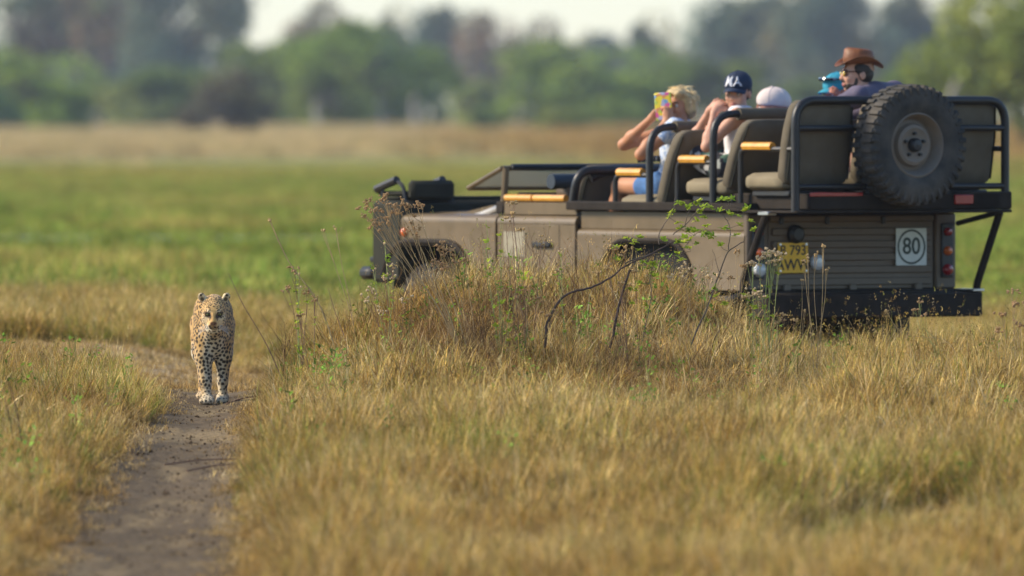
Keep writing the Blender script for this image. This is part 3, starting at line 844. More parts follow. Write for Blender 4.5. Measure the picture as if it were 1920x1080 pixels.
tree('hazy_tree', 850, 965, 24, 1300, 'brown', 'hazy reddish brown tree between the two big bushes', 'tree', 'tall', GT, v=1)
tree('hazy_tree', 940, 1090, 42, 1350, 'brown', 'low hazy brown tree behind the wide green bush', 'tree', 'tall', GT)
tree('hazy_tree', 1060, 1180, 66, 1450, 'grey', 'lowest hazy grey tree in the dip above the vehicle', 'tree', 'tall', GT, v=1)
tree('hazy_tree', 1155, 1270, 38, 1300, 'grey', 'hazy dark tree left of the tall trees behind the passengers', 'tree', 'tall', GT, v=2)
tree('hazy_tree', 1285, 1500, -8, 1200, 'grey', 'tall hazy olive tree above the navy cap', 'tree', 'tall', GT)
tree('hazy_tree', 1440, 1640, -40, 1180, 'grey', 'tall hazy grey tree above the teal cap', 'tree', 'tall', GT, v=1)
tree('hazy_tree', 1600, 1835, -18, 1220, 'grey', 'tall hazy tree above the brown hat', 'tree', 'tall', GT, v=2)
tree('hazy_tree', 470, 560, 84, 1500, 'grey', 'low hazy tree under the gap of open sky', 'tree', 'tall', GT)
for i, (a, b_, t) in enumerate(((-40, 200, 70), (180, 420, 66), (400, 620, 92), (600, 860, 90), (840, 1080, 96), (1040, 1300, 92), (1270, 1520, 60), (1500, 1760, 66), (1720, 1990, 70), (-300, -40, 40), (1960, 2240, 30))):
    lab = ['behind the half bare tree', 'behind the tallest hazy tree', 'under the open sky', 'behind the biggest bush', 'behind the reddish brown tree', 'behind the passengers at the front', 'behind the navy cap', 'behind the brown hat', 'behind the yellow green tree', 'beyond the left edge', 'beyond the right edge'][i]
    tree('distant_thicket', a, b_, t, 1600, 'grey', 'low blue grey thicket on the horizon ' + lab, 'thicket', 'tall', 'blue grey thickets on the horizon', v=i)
# pale dead trunks standing in the bushes
dead_m = pmat('dead_wood', (.42, .37, .32), rough=.85, var=.2, scale=2, bump=.4, bscale=6)
for i, (X, yt, D, lb) in enumerate(((592, 188, 770, 'leftmost pale dead trunk below the biggest bush'), (712, 178, 780, 'middle pale dead trunk below the biggest bush'), (776, 176, 775, 'rightmost pale dead trunk below the biggest bush'), (1787, 150, 420, 'pale dead trunk in front of the yellow green tree'))):
    s = D / F_PX; h = EYE + (HZ - yt) * s
    P = smooth_path([(0, 0, -.1), (.1, 0, h * .4), (-.08, .1, h * .75), (.15, 0, h)])
    mb = MB(); mb.add(*tube(P, np.linspace(.22, .07, len(P)), 8)); mb.add(*tube([P[8], P[8] + (.5, 0, .6)], [.08, .03], 6))
    o = mb.build('dead_trunk', dead_m, loc=((X - 960) * s, D, 0)); tag(o, lb, 'dead tree', 'pale dead trunks')

# ------------------------------------------------------------------ haze over the whole plain
hm, nt, out = newmat('haze_air')
pv = nt.nodes.new('ShaderNodeVolumePrincipled'); pv.inputs['Color'].default_value = (.74, .84, 1.0, 1); pv.inputs['Density'].default_value = .00014
pv.inputs['Anisotropy'].default_value = .25
nt.links.new(pv.outputs[0], out.inputs['Volume'])
mb = MB(); x0, x1, y0, y1, z0, z1 = -3200, 3200, -320, 3000, -1.4, 34
V = np.array([(a, b_, c) for a in (x0, x1) for b_ in (y0, y1) for c in (z0, z1)], float)
F = np.array([(0, 1, 3, 2), (4, 6, 7, 5), (0, 4, 5, 1), (2, 3, 7, 6), (0, 2, 6, 4), (1, 5, 7, 3)])
hz_o = link('haze', mesh_np('haze', V, F), hm); tag(hz_o, 'thin pale haze in the air over the plain', kind='stuff')

# ================================================================== OPEN SAFARI VEHICLE
# local axes of the vehicle: X forward, Y to its left, Z up, origin on the ground under the tailgate
VB = R(55)
VH = np.array((-math.cos(VB), math.sin(VB), 0)); VL = np.array((-math.sin(VB), -math.cos(VB), 0))
V0 = np.array((2.269, 76.405, -.15)); VYAW = math.atan2(VH[1], VH[0])
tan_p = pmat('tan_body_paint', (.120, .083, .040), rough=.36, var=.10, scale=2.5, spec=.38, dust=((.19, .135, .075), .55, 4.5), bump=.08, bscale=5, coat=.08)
tan_r = pmat('shaded_tan_paint', (.098, .066, .037), rough=.45, var=.12, scale=3, dust=((.17, .13, .09), .4, 5), bump=.1, bscale=6)  # darker copy of the body tan, with the rear's shade put into the colour
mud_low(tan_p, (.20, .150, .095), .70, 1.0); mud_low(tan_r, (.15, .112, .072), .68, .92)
blk = pmat('black_steel', (.012, .012, .013), rough=.42, var=.25, scale=6, dust=((.07, .06, .05), .15, 7), bump=.15, bscale=30)
blk2 = pmat('matt_black_tray', (.018, .014, .011), rough=.8, spec=.2, var=.3, scale=5, dust=((.08, .062, .045), .3, 6))
canv = pmat('khaki_canvas', (.125, .104, .072), rough=.88, var=.14, scale=7, bump=.35, bscale=160, spec=.2, dust=((.24, .21, .16), .3, 4))
canl = pmat('light_khaki_canvas', (.24, .20, .13), rough=.88, var=.14, scale=7, bump=.35, bscale=160, spec=.2)
olive_c = pmat('dark_olive_canvas', (.030, .030, .022), rough=.85, var=.2, scale=7, bump=.3, bscale=120, spec=.2)
wood = pmat('orange_varnished_wood', (.66, .31, .035), rough=.38, var=.22, scale=14, coat=.4)
rub = pmat('tyre_rubber', (.034, .034, .033), rough=.85, var=.2, scale=8, bump=.35, bscale=40, spec=.25, dust=((.155, .135, .110), .65, 5))
rimp = pmat('rim_paint', (.21, .175, .135), rough=.55, var=.15, scale=8, dust=((.13, .10, .08), .5, 9))
yel = pmat('plate_yellow', (.80, .47, .012), rough=.45, var=.06, scale=20)
whi = pmat('sign_white', (.62, .66, .62), rough=.5, var=.06, scale=15)
ink = pmat('sign_ink', (.030, .050, .035), rough=.6, var=.1, scale=20)
inkb = pmat('plate_ink', (.02, .018, .015), rough=.6, var=.1, scale=20)
red = pmat('red_lens', (.30, .010, .014), rough=.18, var=.1, scale=20, coat=.6)
amb = pmat('amber_lens', (.62, .13, .02), rough=.2, var=.1, scale=20, coat=.6)
clr = pmat('clear_lens', (.55, .60, .64), rough=.12, var=.08, scale=20, coat=.6)
chrome = pmat('bright_metal', (.5, .5, .5), rough=.28, metal=1, var=.1)
dark = pmat('wheel_well_black', (.010, .009, .008), rough=.9, var=.2)
glassm, nt, out = newmat('windscreen_glass')
gb = nt.nodes.new('ShaderNodeBsdfPrincipled'); gb.inputs['Base Color'].default_value = (.78, .88, .90, 1); gb.inputs['Roughness'].default_value = .03
gb.inputs['Transmission Weight'].default_value = .55; gb.inputs['IOR'].default_value = 1.5
nt.links.new(gb.outputs[0], out.inputs['Surface'])
decal = pmat('pale_sticker', (.27, .24, .165), rough=.6, var=.25, scale=12)

veh = empty('safari_vehicle', tuple(V0), VYAW)
tag(veh, 'open tan safari vehicle with tiered seats and a spare wheel on its rear rack', 'vehicle')
def part(name, mb, mat, parent=None, **k):
    return mb.build(name, mat, parent or veh, **k)
def B(*a, b=.01): return MB().add(*rbox(*a, b=b))

# ---- chassis, floor, wheel wells
part('chassis', B(.05, 4.35, -.45, .45, .42, .62).add(*rbox(.0, 4.3, -.78, .78, .62, .72)), dark)
for xx in (1.115, 3.72): part('axle', MB().add(*tube([(xx, -.7, .40), (xx, .7, .40)], .06, 10)), dark)
part('load_floor', B(.03, 2.0, -.84, .84, 1.10, 1.17).add(*rbox(.05, 1.95, -.80, .80, .70, 1.10)), dark)
# ---- side skins
def arch_poly(x0, x1, zb, zt, cx, hw, za, r=.14, zb2=None):
    P = [(x0, zt), (x0, zb)]
    P += [(cx - hw - .03, zb), (cx - hw + .02, za - r * 1.4), (cx - hw + r, za - .02), (cx - hw + r * 1.7, za), (cx + hw - r * 1.7, za), (cx + hw - r, za - .02), (cx + hw - .02, za - r * 1.4), (cx + hw + .03, zb)]
    return P + [(x1, zb), (x1, zt)]
for s in (1, -1):
    a, b_ = (.85, .88) if s > 0 else (-.88, -.85)
    o = part('rear_side_panel', MB().add(*prism(arch_poly(.0, 1.925, .66, 1.015, 1.115, .50, .965), a, b_)), tan_p, smooth=False)
    sh = MB().add(*prism([(s * .835, 1.015), (s * .88, 1.015), (s * .879, 1.030), (s * .868, 1.048), (s * .850, 1.056), (s * .835, 1.058)], .0, 1.925, 'x'))
    part('waist_shoulder', sh, tan_p)
    part('upper_side_panel', B(.0, 1.925, s * .82, s * .848, 1.058, 1.178, b=.004), tan_p)
    ar = [(1.115 - .53, .64), (1.115 - .50, .83), (1.115 - .38, .955), (1.115 - .26, .985), (1.115 + .26, .985), (1.115 + .38, .955), (1.115 + .50, .83), (1.115 + .53, .64)]
    part('wheel_arch_trim', MB().add(*tube(round_path([(x, s * .885, z) for x, z in ar], .06), .020, 6)), blk2)
    part('front_wing', MB().add(*prism(arch_poly(2.90, 4.22, .68, 1.085, 3.72, .50, .925), a, b_)), tan_p, smooth=False)
    part('wing_shoulder', MB().add(*prism([(s * .60, 1.085), (s * .88, 1.085), (s * .880, 1.100), (s * .872, 1.122), (s * .852, 1.138), (s * .825, 1.145), (s * .60, 1.148)], 2.90, 4.22, 'x')), tan_p)
    ar = [(3.72 - .53, .66), (3.72 - .50, .80), (3.72 - .38, .92), (3.72 - .26, .95), (3.72 + .26, .95), (3.72 + .38, .92), (3.72 + .50, .80), (3.72 + .53, .66)]
    part('wheel_arch_trim', MB().add(*tube(round_path([(x, s * .885, z) for x, z in ar], .06), .026, 6)), blk2)
    part('fender_liner', B(.60, 4.2, s * .52, s * .57, .72, 1.08), dark)
    d = part('front_door', B(1.955, 2.88, s * .845, s * .878, .66, 1.085, b=.006), tan_p)
    part('door_shoulder', MB().add(*prism([(s * .80, 1.086), (s * .878, 1.086), (s * .878, 1.100), (s * .870, 1.122), (s * .850, 1.138), (s * .80, 1.145)], 1.955, 2.88, 'x')), tan_p, d)
    part('door_top_panel', B(1.99, 2.86, s * .80, s * .835, 1.145, 1.235, b=.006), tan_p, d)
    part('handle', B(2.22, 2.44, s * .882, s * .905, .925, .965, b=.01), blk, d)
    part('door_grab_rail', MB().add(*tube([(2.13, s * .83, 1.262), (2.50, s * .83, 1.262)], .024, 8)), wood, d)
    part('door_grab_rail', MB().add(*tube([(2.52, s * .83, 1.262), (2.84, s * .83, 1.262)], .024, 8)), wood, d)
    part('sill', B(1.9, 3.1, s * .78, s * .86, .56, .655), blk2)
    part('side_tray_rail', B(-.05, 2.03, s * .80, s * .905, 1.185, 1.245, b=.008), blk2)
    part('side_step', MB().add(*tube(round_path([(.62, s * .84, .64), (.60, s * .93, .60), (.06, s * .93, .60), (.04, s * .84, .64)], .1), .025, 8)), blk)
part('door_sticker', B(2.55, 2.80, .8785, .8805, .86, 1.03, b=.001), decal)
part('door_shut_line', B(2.135, 2.142, .878, .8795, .68, 1.08, b=.0005), dark)
part('indicator_lamp', MB().add(*lathe([(.86, .03), (.895, .03), (.905, .02), (.908, .0)], 'y', 14, (4.0, 0, 1.015))), amb)
# ---- bonnet and front
def bonnet_z(x, y): return 1.150 + .125 * sstep(3.55, 2.98, x) * (1 - .25 * (y / .62) ** 2) + .02 * (1 - (y / .62) ** 2)
bxs = np.linspace(2.95, 4.18, 16); bys = np.linspace(-.66, .66, 15)
BX, BY = np.meshgrid(bxs, bys, indexing='ij'); BZ = bonnet_z(BX, BY)
BZ[:, 0] -= .05; BZ[:, -1] -= .05
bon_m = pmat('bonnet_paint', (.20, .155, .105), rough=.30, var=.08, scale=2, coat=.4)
i = np.arange(15)[:, None] * 15; j = np.arange(14)[None]
Fb = np.stack([i + j, i + 15 + j, i + 16 + j, i + j + 1], -1).reshape(-1, 4)
bo = link('bonnet', mesh_np('bonnet', np.stack([BX, BY, BZ], -1).reshape(-1, 3), Fb, True), bon_m, veh)
bo.modifiers.new('thick', 'SOLIDIFY').thickness = .02
part('bonnet_side', MB().add(*prism([(2.95, 1.147), (4.15, 1.147), (4.15, 1.150), (3.6, 1.158), (3.3, 1.205), (2.95, 1.235)], .60, .64)).add(*prism([(2.95, 1.147), (4.15, 1.147), (4.15, 1.150), (3.6, 1.158), (3.3, 1.205), (2.95, 1.235)], -.64, -.60)), tan_p)
g = part('front_panel', B(4.03, 4.40, -.895, .895, .66, 1.235, b=.03), olive_c)
for s in (1, -1):
    h = part('headlamp', MB().add(*lathe([(4.39, .10), (4.43, .10), (4.44, .09)], 'x', 20, (0, s * .62, .98))), blk, g)
    part('headlamp_glass', MB().add(*lathe([(4.425, .092), (4.455, .05), (4.46, .0)], 'x', 20, (0, s * .62, .98))), clr, g)
part('front_grille', B(4.40, 4.42, -.45, .45, .80, 1.10).add(*rbox(4.42, 4.425, -.42, .42, .85, .87)).add(*rbox(4.42, 4.425, -.42, .42, .93, .95)).add(*rbox(4.42, 4.425, -.42, .42, 1.01, 1.03)), blk, g)
part('front_bumper', B(4.43, 4.62, -.86, .86, .68, .77, b=.03).add(*rbox(4.2, 4.45, -.45, -.35, .6, .72)).add(*rbox(4.2, 4.45, .35, .45, .6, .72)), blk)
part('lamp_bracket', B(4.40, 4.47, .50, .86, .80, .84, b=.01), blk)
part('radiator_guard_cover', B(4.20, 4.42, -.70, .80, 1.236, 1.262, b=.012), olive_c)
# ---- tracker seat on the front corner
ts = part('tracker_seat', B(4.04, 4.44, .40, .84, 1.155, 1.235, b=.02), blk)
part('cushion', B(4.10, 4.46, .42, .80, 1.264, 1.30, b=.015), olive_c, ts)
part('backrest', B(4.02, 4.10, .43, .80, 1.237, 1.375, b=.025), olive_c, ts)
for yy in (.42, .81):
    part('armrest', MB().add(*tube([(4.45, yy, 1.312), (4.20, yy, 1.378)], [.030, .030], 8)), blk, ts)
    part('armrest_post', MB().add(*tube(round_path([(4.21, yy, 1.37), (4.12, yy, 1.34), (4.08, yy, 1.20)], .05), .014, 7)), blk, ts)
    part('armrest_post', MB().add(*tube([(4.38, yy, 1.32), (4.36, yy, 1.20)], .012, 7)), blk, ts)
# ---- scuttle, folded windscreen, dashboard, steering wheel
part('scuttle', B(2.86, 2.96, -.80, .84, 1.15, 1.235, b=.012), blk2)
for s in (1, -1): part('windscreen_post', MB().add(*tube([(2.915, s * .80, 1.20), (2.90, s * .79, 1.465)], .024, 8)), tan_p)
wf = [np.array((2.93, .80, 1.465)), np.array((2.93, -.80, 1.465)), np.array((3.34, -.80, 1.325)), np.array((3.34, .80, 1.325))]
wfm = MB()
for q in range(4): wfm.add(*tube([wf[q], wf[(q + 1) % 4]], .018, 8))
wsc = part('folded_windscreen', wfm, tan_p)
q0 = MB()
n = np.cross(wf[1] - wf[0], wf[2] - wf[1]); n /= np.linalg.norm(n)
Vg = np.array([p + n * .003 for p in wf] + [p - n * .003 for p in wf])
q0.add(Vg, np.array([(0, 1, 2, 3), (7, 6, 5, 4), (0, 4, 5, 1), (1, 5, 6, 2), (2, 6, 7, 3), (3, 7, 4, 0)]))
part('glass', q0, glassm, wsc, smooth=False)
part('wiper_bar', MB().add(*tube([(2.90, .74, 1.475), (2.90, -.78, 1.475)], .020, 8)), blk, wsc)
part('dark_glass_band', MB().add(*tube([(2.55, .66, 1.375), (2.55, -.74, 1.375)], .052, 12)), pmat('dark_glass_blue', (.016, .030, .048), rough=.6, var=.2, scale=8))  # added tube standing in for the dark-blue glass seen through the cabin
part('dashboard', B(2.62, 2.86, -.78, .78, 1.16, 1.30, b=.04), blk2)
part('instrument_hood', MB().add(*lathe([(2.52, .0), (2.52, .125), (2.60, .13), (2.66, .12)], 'x', 20, (0, .42, 1.30))), tan_r)
stw = MB(); a = np.linspace(0, 2 * np.pi, 25)
stw.add(*tube([(2.45 + .06 * math.sin(t), -.36 + .19 * math.cos(t), 1.30 + .18 * math.sin(t)) for t in a], .014, 7))
for t in (0, 2.1, 4.2): stw.add(*tube([(2.45, -.36, 1.30), (2.45 + .06 * math.sin(t), -.36 + .19 * math.cos(t), 1.30 + .18 * math.sin(t))], .01, 6))
part('steering_wheel', stw, blk)
# ---- wheels
def wheel_meshes():
    t = MB()
    pr = [(-.085, .205), (-.11, .235), (-.118, .30), (-.112, .355), (-.095, .383), (-.05, .392), (0, .394), (.05, .392), (.095, .383), (.112, .355), (.118, .30), (.11, .235), (.085, .205)]
    t.add(*lathe(pr, 'x', 64))
    n_ = 38
    for i in range(n_):
        for s in (-1, 1):
            a = 2 * math.pi * (i + (.5 if s > 0 else 0)) / n_
            V, F = rbox(.0, .1, -.017, .017, -.02, .016, b=.004)
            V = V.copy(); V[:, 2] += .392 - V[:, 0] * .10 * 0; V[:, 0] = V[:, 0] * .95 + .012
            sel = V[:, 0] > .06; V[sel, 2] -= .006
            V[:, 0] *= s
            if s < 0: F = [f[:, ::-1] for f in F]
            t.add(V @ np.array(Matrix.Rotation(a, 3, 'X')).T, F)
            V, F = rbox(.096, .120, -.012, .012, -.03, .026, b=.004)   # shoulder lug
            V = V.copy(); V[:, 2] += .362; V[:, 0] *= s
            if s < 0: F = [f[:, ::-1] for f in F]
            t.add(V @ np.array(Matrix.Rotation(a, 3, 'X')).T, F)
    r = MB(); r.add(*lathe([(-.095, .218), (-.102, .208), (-.085, .196), (-.05, .188), (-.02, .17), (-.028, .150), (-.060, .135), (-.068, .115), (-.058, .095), (-.050, .060), (-.050, .0)], 'x', 48))
    r.add(*lathe([(-.02, .17), (.09, .19), (.10, .215)], 'x', 48))
    h = MB(); h.add(*lathe([(-.052, .048), (-.085, .046), (-.10, .034), (-.104, .0)], 'x', 20))
    for i in range(5):
        a = 2 * math.pi * i / 5 + 1.57; h.add(*lathe([(-.050, .013), (-.076, .012), (-.078, .0)], 'x', 6, (0, .078 * math.cos(a), .078 * math.sin(a))))
    hole = MB()
    for i in range(4):
        a = 2 * math.pi * (i + .5) / 4
    return t, r, h
tt, rr_, hh = wheel_meshes()
def wheel(name, loc, rot):
    w = hh.build(name, blk, veh); w.location = loc; w.rotation_euler = rot
    t = tt.build('tyre', rub, w); r = rr_.build('rim', rimp, w)
    return w
base = wheel('wheel', (1.115, .76, .40), (0, 0, R(-90)))
def copy_tree(o, parent=None):
    c = o.copy(); COL.objects.link(c); c.parent = parent
    for ch in [q for q in bpy.data.objects if q.parent == o]: copy_tree(ch, c)
    return c
for loc, rz in (((3.72, .76, .40), -90), ((1.115, -.76, .40), 90), ((3.72, -.76, .40), 90)):
    w = copy_tree(base, veh); w.location = loc; w.rotation_euler = (.4, 0, R(rz))
sp = copy_tree(base, veh); sp.name = 'spare_wheel'; sp.location = (-.705, .035, 1.632); sp.rotation_euler = (0, 0, 0)
part('spare_wheel_mount', MB().add(*tube([(-.55, .035, 1.63), (-.69, .035, 1.63)], .05, 10)).add(*rbox(-.60, -.55, -.12, .19, 1.2, 1.90)), blk)
# ---- rear panel
for s in (1, -1):
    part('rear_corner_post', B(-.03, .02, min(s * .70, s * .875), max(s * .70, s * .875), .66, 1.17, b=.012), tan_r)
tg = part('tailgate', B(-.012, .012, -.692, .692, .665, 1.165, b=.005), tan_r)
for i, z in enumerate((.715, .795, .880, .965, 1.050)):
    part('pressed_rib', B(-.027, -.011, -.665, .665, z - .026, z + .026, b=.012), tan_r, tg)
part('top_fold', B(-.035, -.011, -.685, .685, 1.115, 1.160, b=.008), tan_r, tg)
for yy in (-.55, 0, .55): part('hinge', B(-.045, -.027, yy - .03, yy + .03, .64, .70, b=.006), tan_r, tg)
for yy in (-.25, .22, .6): part('latch', B(-.050, -.035, yy - .018, yy + .018, 1.10, 1.15, b=.005), blk, tg)
part('lamp_cowl', MB().add(*lathe([(-.028, .065), (-.055, .062), (-.075, .04), (-.078, 0)], 'x', 16, (0, .48, 1.035))), blk, tg)
# lettering made from the built-in font, as thin solid plates
def text_mesh(txt, size, depth=.001, spacing=1.0):
    cu = bpy.data.curves.new('lettering', 'FONT'); cu.body = txt; cu.size = size; cu.extrude = depth; cu.align_x = 'CENTER'; cu.align_y = 'CENTER'; cu.space_character = spacing; cu.offset = size * .012
    o = bpy.data.objects.new('lettering', cu); COL.objects.link(o)
    dg = bpy.context.evaluated_depsgraph_get(); dg.update()
    me = bpy.data.meshes.new_from_object(o.evaluated_get(dg)); bpy.data.objects.remove(o)
    return me
REAR = Euler((R(90), 0, R(-90))).to_matrix().to_4x4()     # text plane facing backwards (-X), reading left to right from behind
def rear_text(name, txt, size, y, z, x, mat, parent, sx=1, sz=1, depth=.001):
    o = link(name, text_mesh(txt, size, depth), mat, parent)
    o.matrix_local = Matrix.Translation((x, y, z)) @ REAR @ Matrix.Diagonal((sx, sz, 1, 1))
    return o
pl = part('number_plate', B(-.036, -.030, .5 - .125, .5 + .125, .775, .978, b=.002), yel)
rear_text('plate_characters', 'B 793', .094, .5, .925, -.0372, inkb, pl, 1.0, 1.0)
rear_text('plate_characters', 'AWW', .104, .5, .828, -.0372, inkb, pl, 1.0, 1.0)
for yy in (.392, .608):
    for zz in (.788, .965): part('plate_screw', MB().add(*lathe([(-.036, .010), (-.041, .009), (-.042, 0)], 'x', 8, (0, yy, zz))), chrome, pl)
sg = part('speed_sign', B(-.036, -.030, -.49 - .129, -.49 + .129, .818, 1.07, b=.002), whi)
ring = MB(); a = np.arange(41) * 2 * np.pi / 40
Vr = np.array([(-.0372, -.49 + r * math.cos(t), .944 + r * math.sin(t)) for r in (.118, .104) for t in a[:-1]]); k = np.arange(40)
ring.add(Vr, np.stack([k, (k + 1) % 40, 40 + (k + 1) % 40, 40 + k], -1)[:, ::-1])
part('sign_ring', ring, ink, sg, smooth=False)
rear_text('sign_number', '80', .158, -.49, .944, -.0372, ink, sg, .96, 1.0)
for s in (1, -1):
    lc = part('tail_lamp_cluster', B(-.045, -.031, s * .79 - .050, s * .79 + .050, .735, 1.10, b=.012), blk)
    for z, m, r in ((1.045, red, .030), (.915, amb, .032), (.788, red, .040)):
        part('lamp_lens', MB().add(*lathe([(-.045, r), (-.062, r * .95), (-.078, r * .55), (-.08, 0)], 'x', 18, (0, s * .79, z))), m if not (s > 0 and z < .8) else clr, lc)
part('reversing_lamp', MB().add(*lathe([(-.027, .052), (-.05, .050), (-.068, .03), (-.07, 0)], 'x', 20, (0, .30, .845))), clr)
part('reversing_lamp', MB().add(*lathe([(-.04, .044), (-.085, .042), (-.10, .025), (-.102, 0)], 'x', 20, (0, .80, .80))), clr)
part('rear_crossmember', B(-.12, .0, -.86, .86, .585, .66, b=.012), blk2)
part('rear_bumper', B(-.30, -.10, -.90, .90, .475, .645, b=.015), blk2)
part('mud_flap', B(.50, .53, .62, .88, .20, .58, b=.005), rub)
part('mud_flap', B(.50, .53, -.88, -.62, .20, .58, b=.005), rub)
part('bumper_lip', B(-.34, -.12, -.88, -.78, .645, .662, b=.004), chrome)
# ---- seat tiers
part('tier_box', B(.30, .98, -.78, .78, 1.17, 1.26, b=.01), blk2)
part('tier_box', B(-.62, .28, -.80, .80, 1.20, 1.31, b=.01), blk2)
part('rear_tray', B(-.62, .0, -.90, .90, 1.178, 1.198, b=.006).add(*rbox(-.62, -.56, -.90, -.42, 1.20, 1.32, b=.01)), blk2)
part('red_reflector_strip', B(-.632, -.622, .36, .80, 1.292, 1.318, b=.003), red)
part('red_reflector_box', B(-.64, -.622, -.56, -.40, 1.235, 1.30, b=.006), red)
def softbox(x0, x1, y0, y1, z0, z1, r=.045, crown=.012, vx=None):
    """upholstered block: rounded box with slightly swollen faces"""
    n = 9; g = np.linspace(-1, 1, n)
    mbx = MB(); c = np.array([(x0 + x1) / 2, (y0 + y1) / 2, (z0 + z1) / 2]); h = np.array([(x1 - x0) / 2, (y1 - y0) / 2, (z1 - z0) / 2])
    gg = np.sign(g) * np.abs(g) ** .75
    for ax in range(3):
        o = [q for q in range(3) if q != ax]
        for s in (-1, 1):
            A, C = np.meshgrid(gg, gg, indexing='ij'); P = np.zeros((n, n, 3)); P[..., ax] = s; P[..., o[0]] = A; P[..., o[1]] = C
            P = P.reshape(-1, 3) * h; inner = np.sign(P) * np.minimum(np.abs(P), h - r)
            d = P - inner; ln = np.linalg.norm(d, axis=1)[:, None]; Q = inner + d / np.maximum(ln, 1e-9) * np.minimum(r, ln * 9)
            Q = inner + np.where(ln > 1e-9, d / np.maximum(ln, 1e-9), 0) * r
            e = 1 - np.abs(P[:, o[0]] / h[o[0]]) ** 4; e2 = 1 - np.abs(P[:, o[1]] / h[o[1]]) ** 4
            Q[:, ax] += s * crown * e * e2
            i = np.arange(n - 1)[:, None] * n; j = np.arange(n - 1)[None]
            F = np.stack([i + j, i + n + j, i + n + j + 1, i + j + 1], -1).reshape(-1, 4)
            flip = (s < 0) ^ (ax == 1)
            mbx.add(Q + c, F[:, ::-1] if flip else F)
    return mbx
def seat(x, y, z, wd, hb, lean=.24, dp=.46):
    """x: front foot of the backrest, z: underside of the cushion"""
    fr = part('seat', B(x - .06, x + dp - .06, y - wd / 2 + .03, y + wd / 2 - .03, z - .02, z + .02, b=.008), blk)
    cu = softbox(x - .02, x + dp, y - wd / 2, y + wd / 2, z + .02, z + .13).build('cushion', canl, fr)
    bk = softbox(-.065, .065, y - wd / 2, y + wd / 2, 0, hb, r=.05)
    for v in bk.v:
        f = v[:, 2] / hb; v[:, 0] += x - lean * f; v[:, 2] = z + .06 + v[:, 2] * math.cos(.3)
        v[:, 1] = y + (v[:, 1] - y) * (1 - .10 * sstep(.55, 1, f))
    bk.build('backrest', canv, fr)
    pp = MB()
    for s in (-1, 1):   # piping along the edges of the backrest
        pp.add(*tube([(x - lean * t - .055, y + s * (wd / 2 - .012) * (1 - .10 * float(sstep(.55, 1, t))), z + .06 + hb * t * math.cos(.3)) for t in np.linspace(.06, .93, 8)], .007, 5))
    pp.build('piping', olive_c, fr)
    return fr
for y in (.58, .0, -.58): seat(1.02, y, 1.155, .54, .53, lean=.19)
for y in (.58, .0, -.58): seat(.27, y, 1.27, .54, .485, lean=.19)
for y in (.60, .0, -.60): seat(-.38, y, 1.31, .52, .58, lean=.10, dp=.42)
for y in (.50, -.36): seat(2.18, y, 1.00, .50, .44, lean=.12)
# ---- tube work
def hoop(x, z, name='grab_hoop', r=.026):
    h = part(name, MB().add(*tube(round_path([(x, .865, 1.22), (x, .865, z), (x, -.865, z), (x, -.865, 1.22)], .17, 7), r, 10)), blk)
    part('padded_sleeve', MB().add(*tube([(x, .66, z), (x, -.66, z)], [.041, .041], 12)), canv, h)
    return h
hoop(1.10, 1.752); hoop(.37, 1.84)
be = np.array([(x_, .655, float(bonnet_z(x_, .62)) - .030) for x_ in np.linspace(2.96, 3.62, 14)]); be[-3:, 2] -= (.004, .010, .018)
part('bonnet_edge_glint', MB().add(*tube(be, [.024] * 11 + [.02, .015, .01], 9)), pmat('pale_sky_glint', (.50, .47, .42), rough=.3, var=.08, coat=.4))  # added pale tube; the sky's reflection on the bonnet edge is put into its colour
part('front_grab_hoop', MB().add(*tube(round_path([(2.02, .85, 1.22), (1.96, .85, 1.455), (1.94, -.85, 1.455), (2.0, -.85, 1.22)], .15, 7), .030, 10)), blk)
part('dark_canvas_roll', MB().add(*tube(smooth_path([(2.00, .72, 1.40), (1.98, .60, 1.45), (1.97, .30, 1.46), (1.97, -.5, 1.46)]), .035, 8)), blk)
def armrest(x0, x1, z, y, xe, pads=(0, 1)):
    h = part('side_armrest', MB().add(*tube(round_path([(x0 + .02, y, 1.22), (x0 + .02, y, z), (xe, y, z)], .07, 5), .018, 8)), blk)
    part('armrest_pad', MB().add(*tube([(x0 - .02, y, z + .018), (x1, y, z + .018)], .029, 8)), wood, h)
for s in (1, -1):
    armrest(1.50, 1.20, 1.425, s * .85, 1.12); armrest(.78, .46, 1.515, s * .85, .38); armrest(.06, -.28, 1.605, s * .85, -.55)
# ---- rear rack hoop with cross bars
rk = part('rear_rack', MB().add(*tube(round_path([(-.57, .875, 1.19), (-.57, .875, 1.93), (-.57, -.875, 1.93), (-.57, -.875, 1.19)], .16, 8), .029, 12)), blk)
for z in (1.745, 1.355):
    part('cross_bar', MB().add(*tube([(-.57, .86, z), (-.57, -.86, z)], .022, 10)), blk, rk)
for yy in (-.2, .27): part('mount_bar', MB().add(*tube([(-.575, yy, 1.93), (-.575, yy, 1.20)], .022, 8)), blk, rk)
part('rack_strut', MB().add(*tube(round_path([(-.28, .90, 1.18), (-.02, .905, .72), (-.02, .90, .60)], .08), .024, 8)), blk2)
part('rack_strut', MB().add(*tube(round_path([(-.50, -.885, 1.18), (-.24, -.885, .68), (-.24, -.885, .60)], .08), .026, 8)), blk2)
part('rack_strut', MB().add(*tube([(-.50, -.885, 1.18), (-.05, -.87, 1.10)], .018, 8)), blk2)
part('strut_bracket', B(-.34, -.22, .86, .93, 1.165, 1.19, b=.004), chrome)

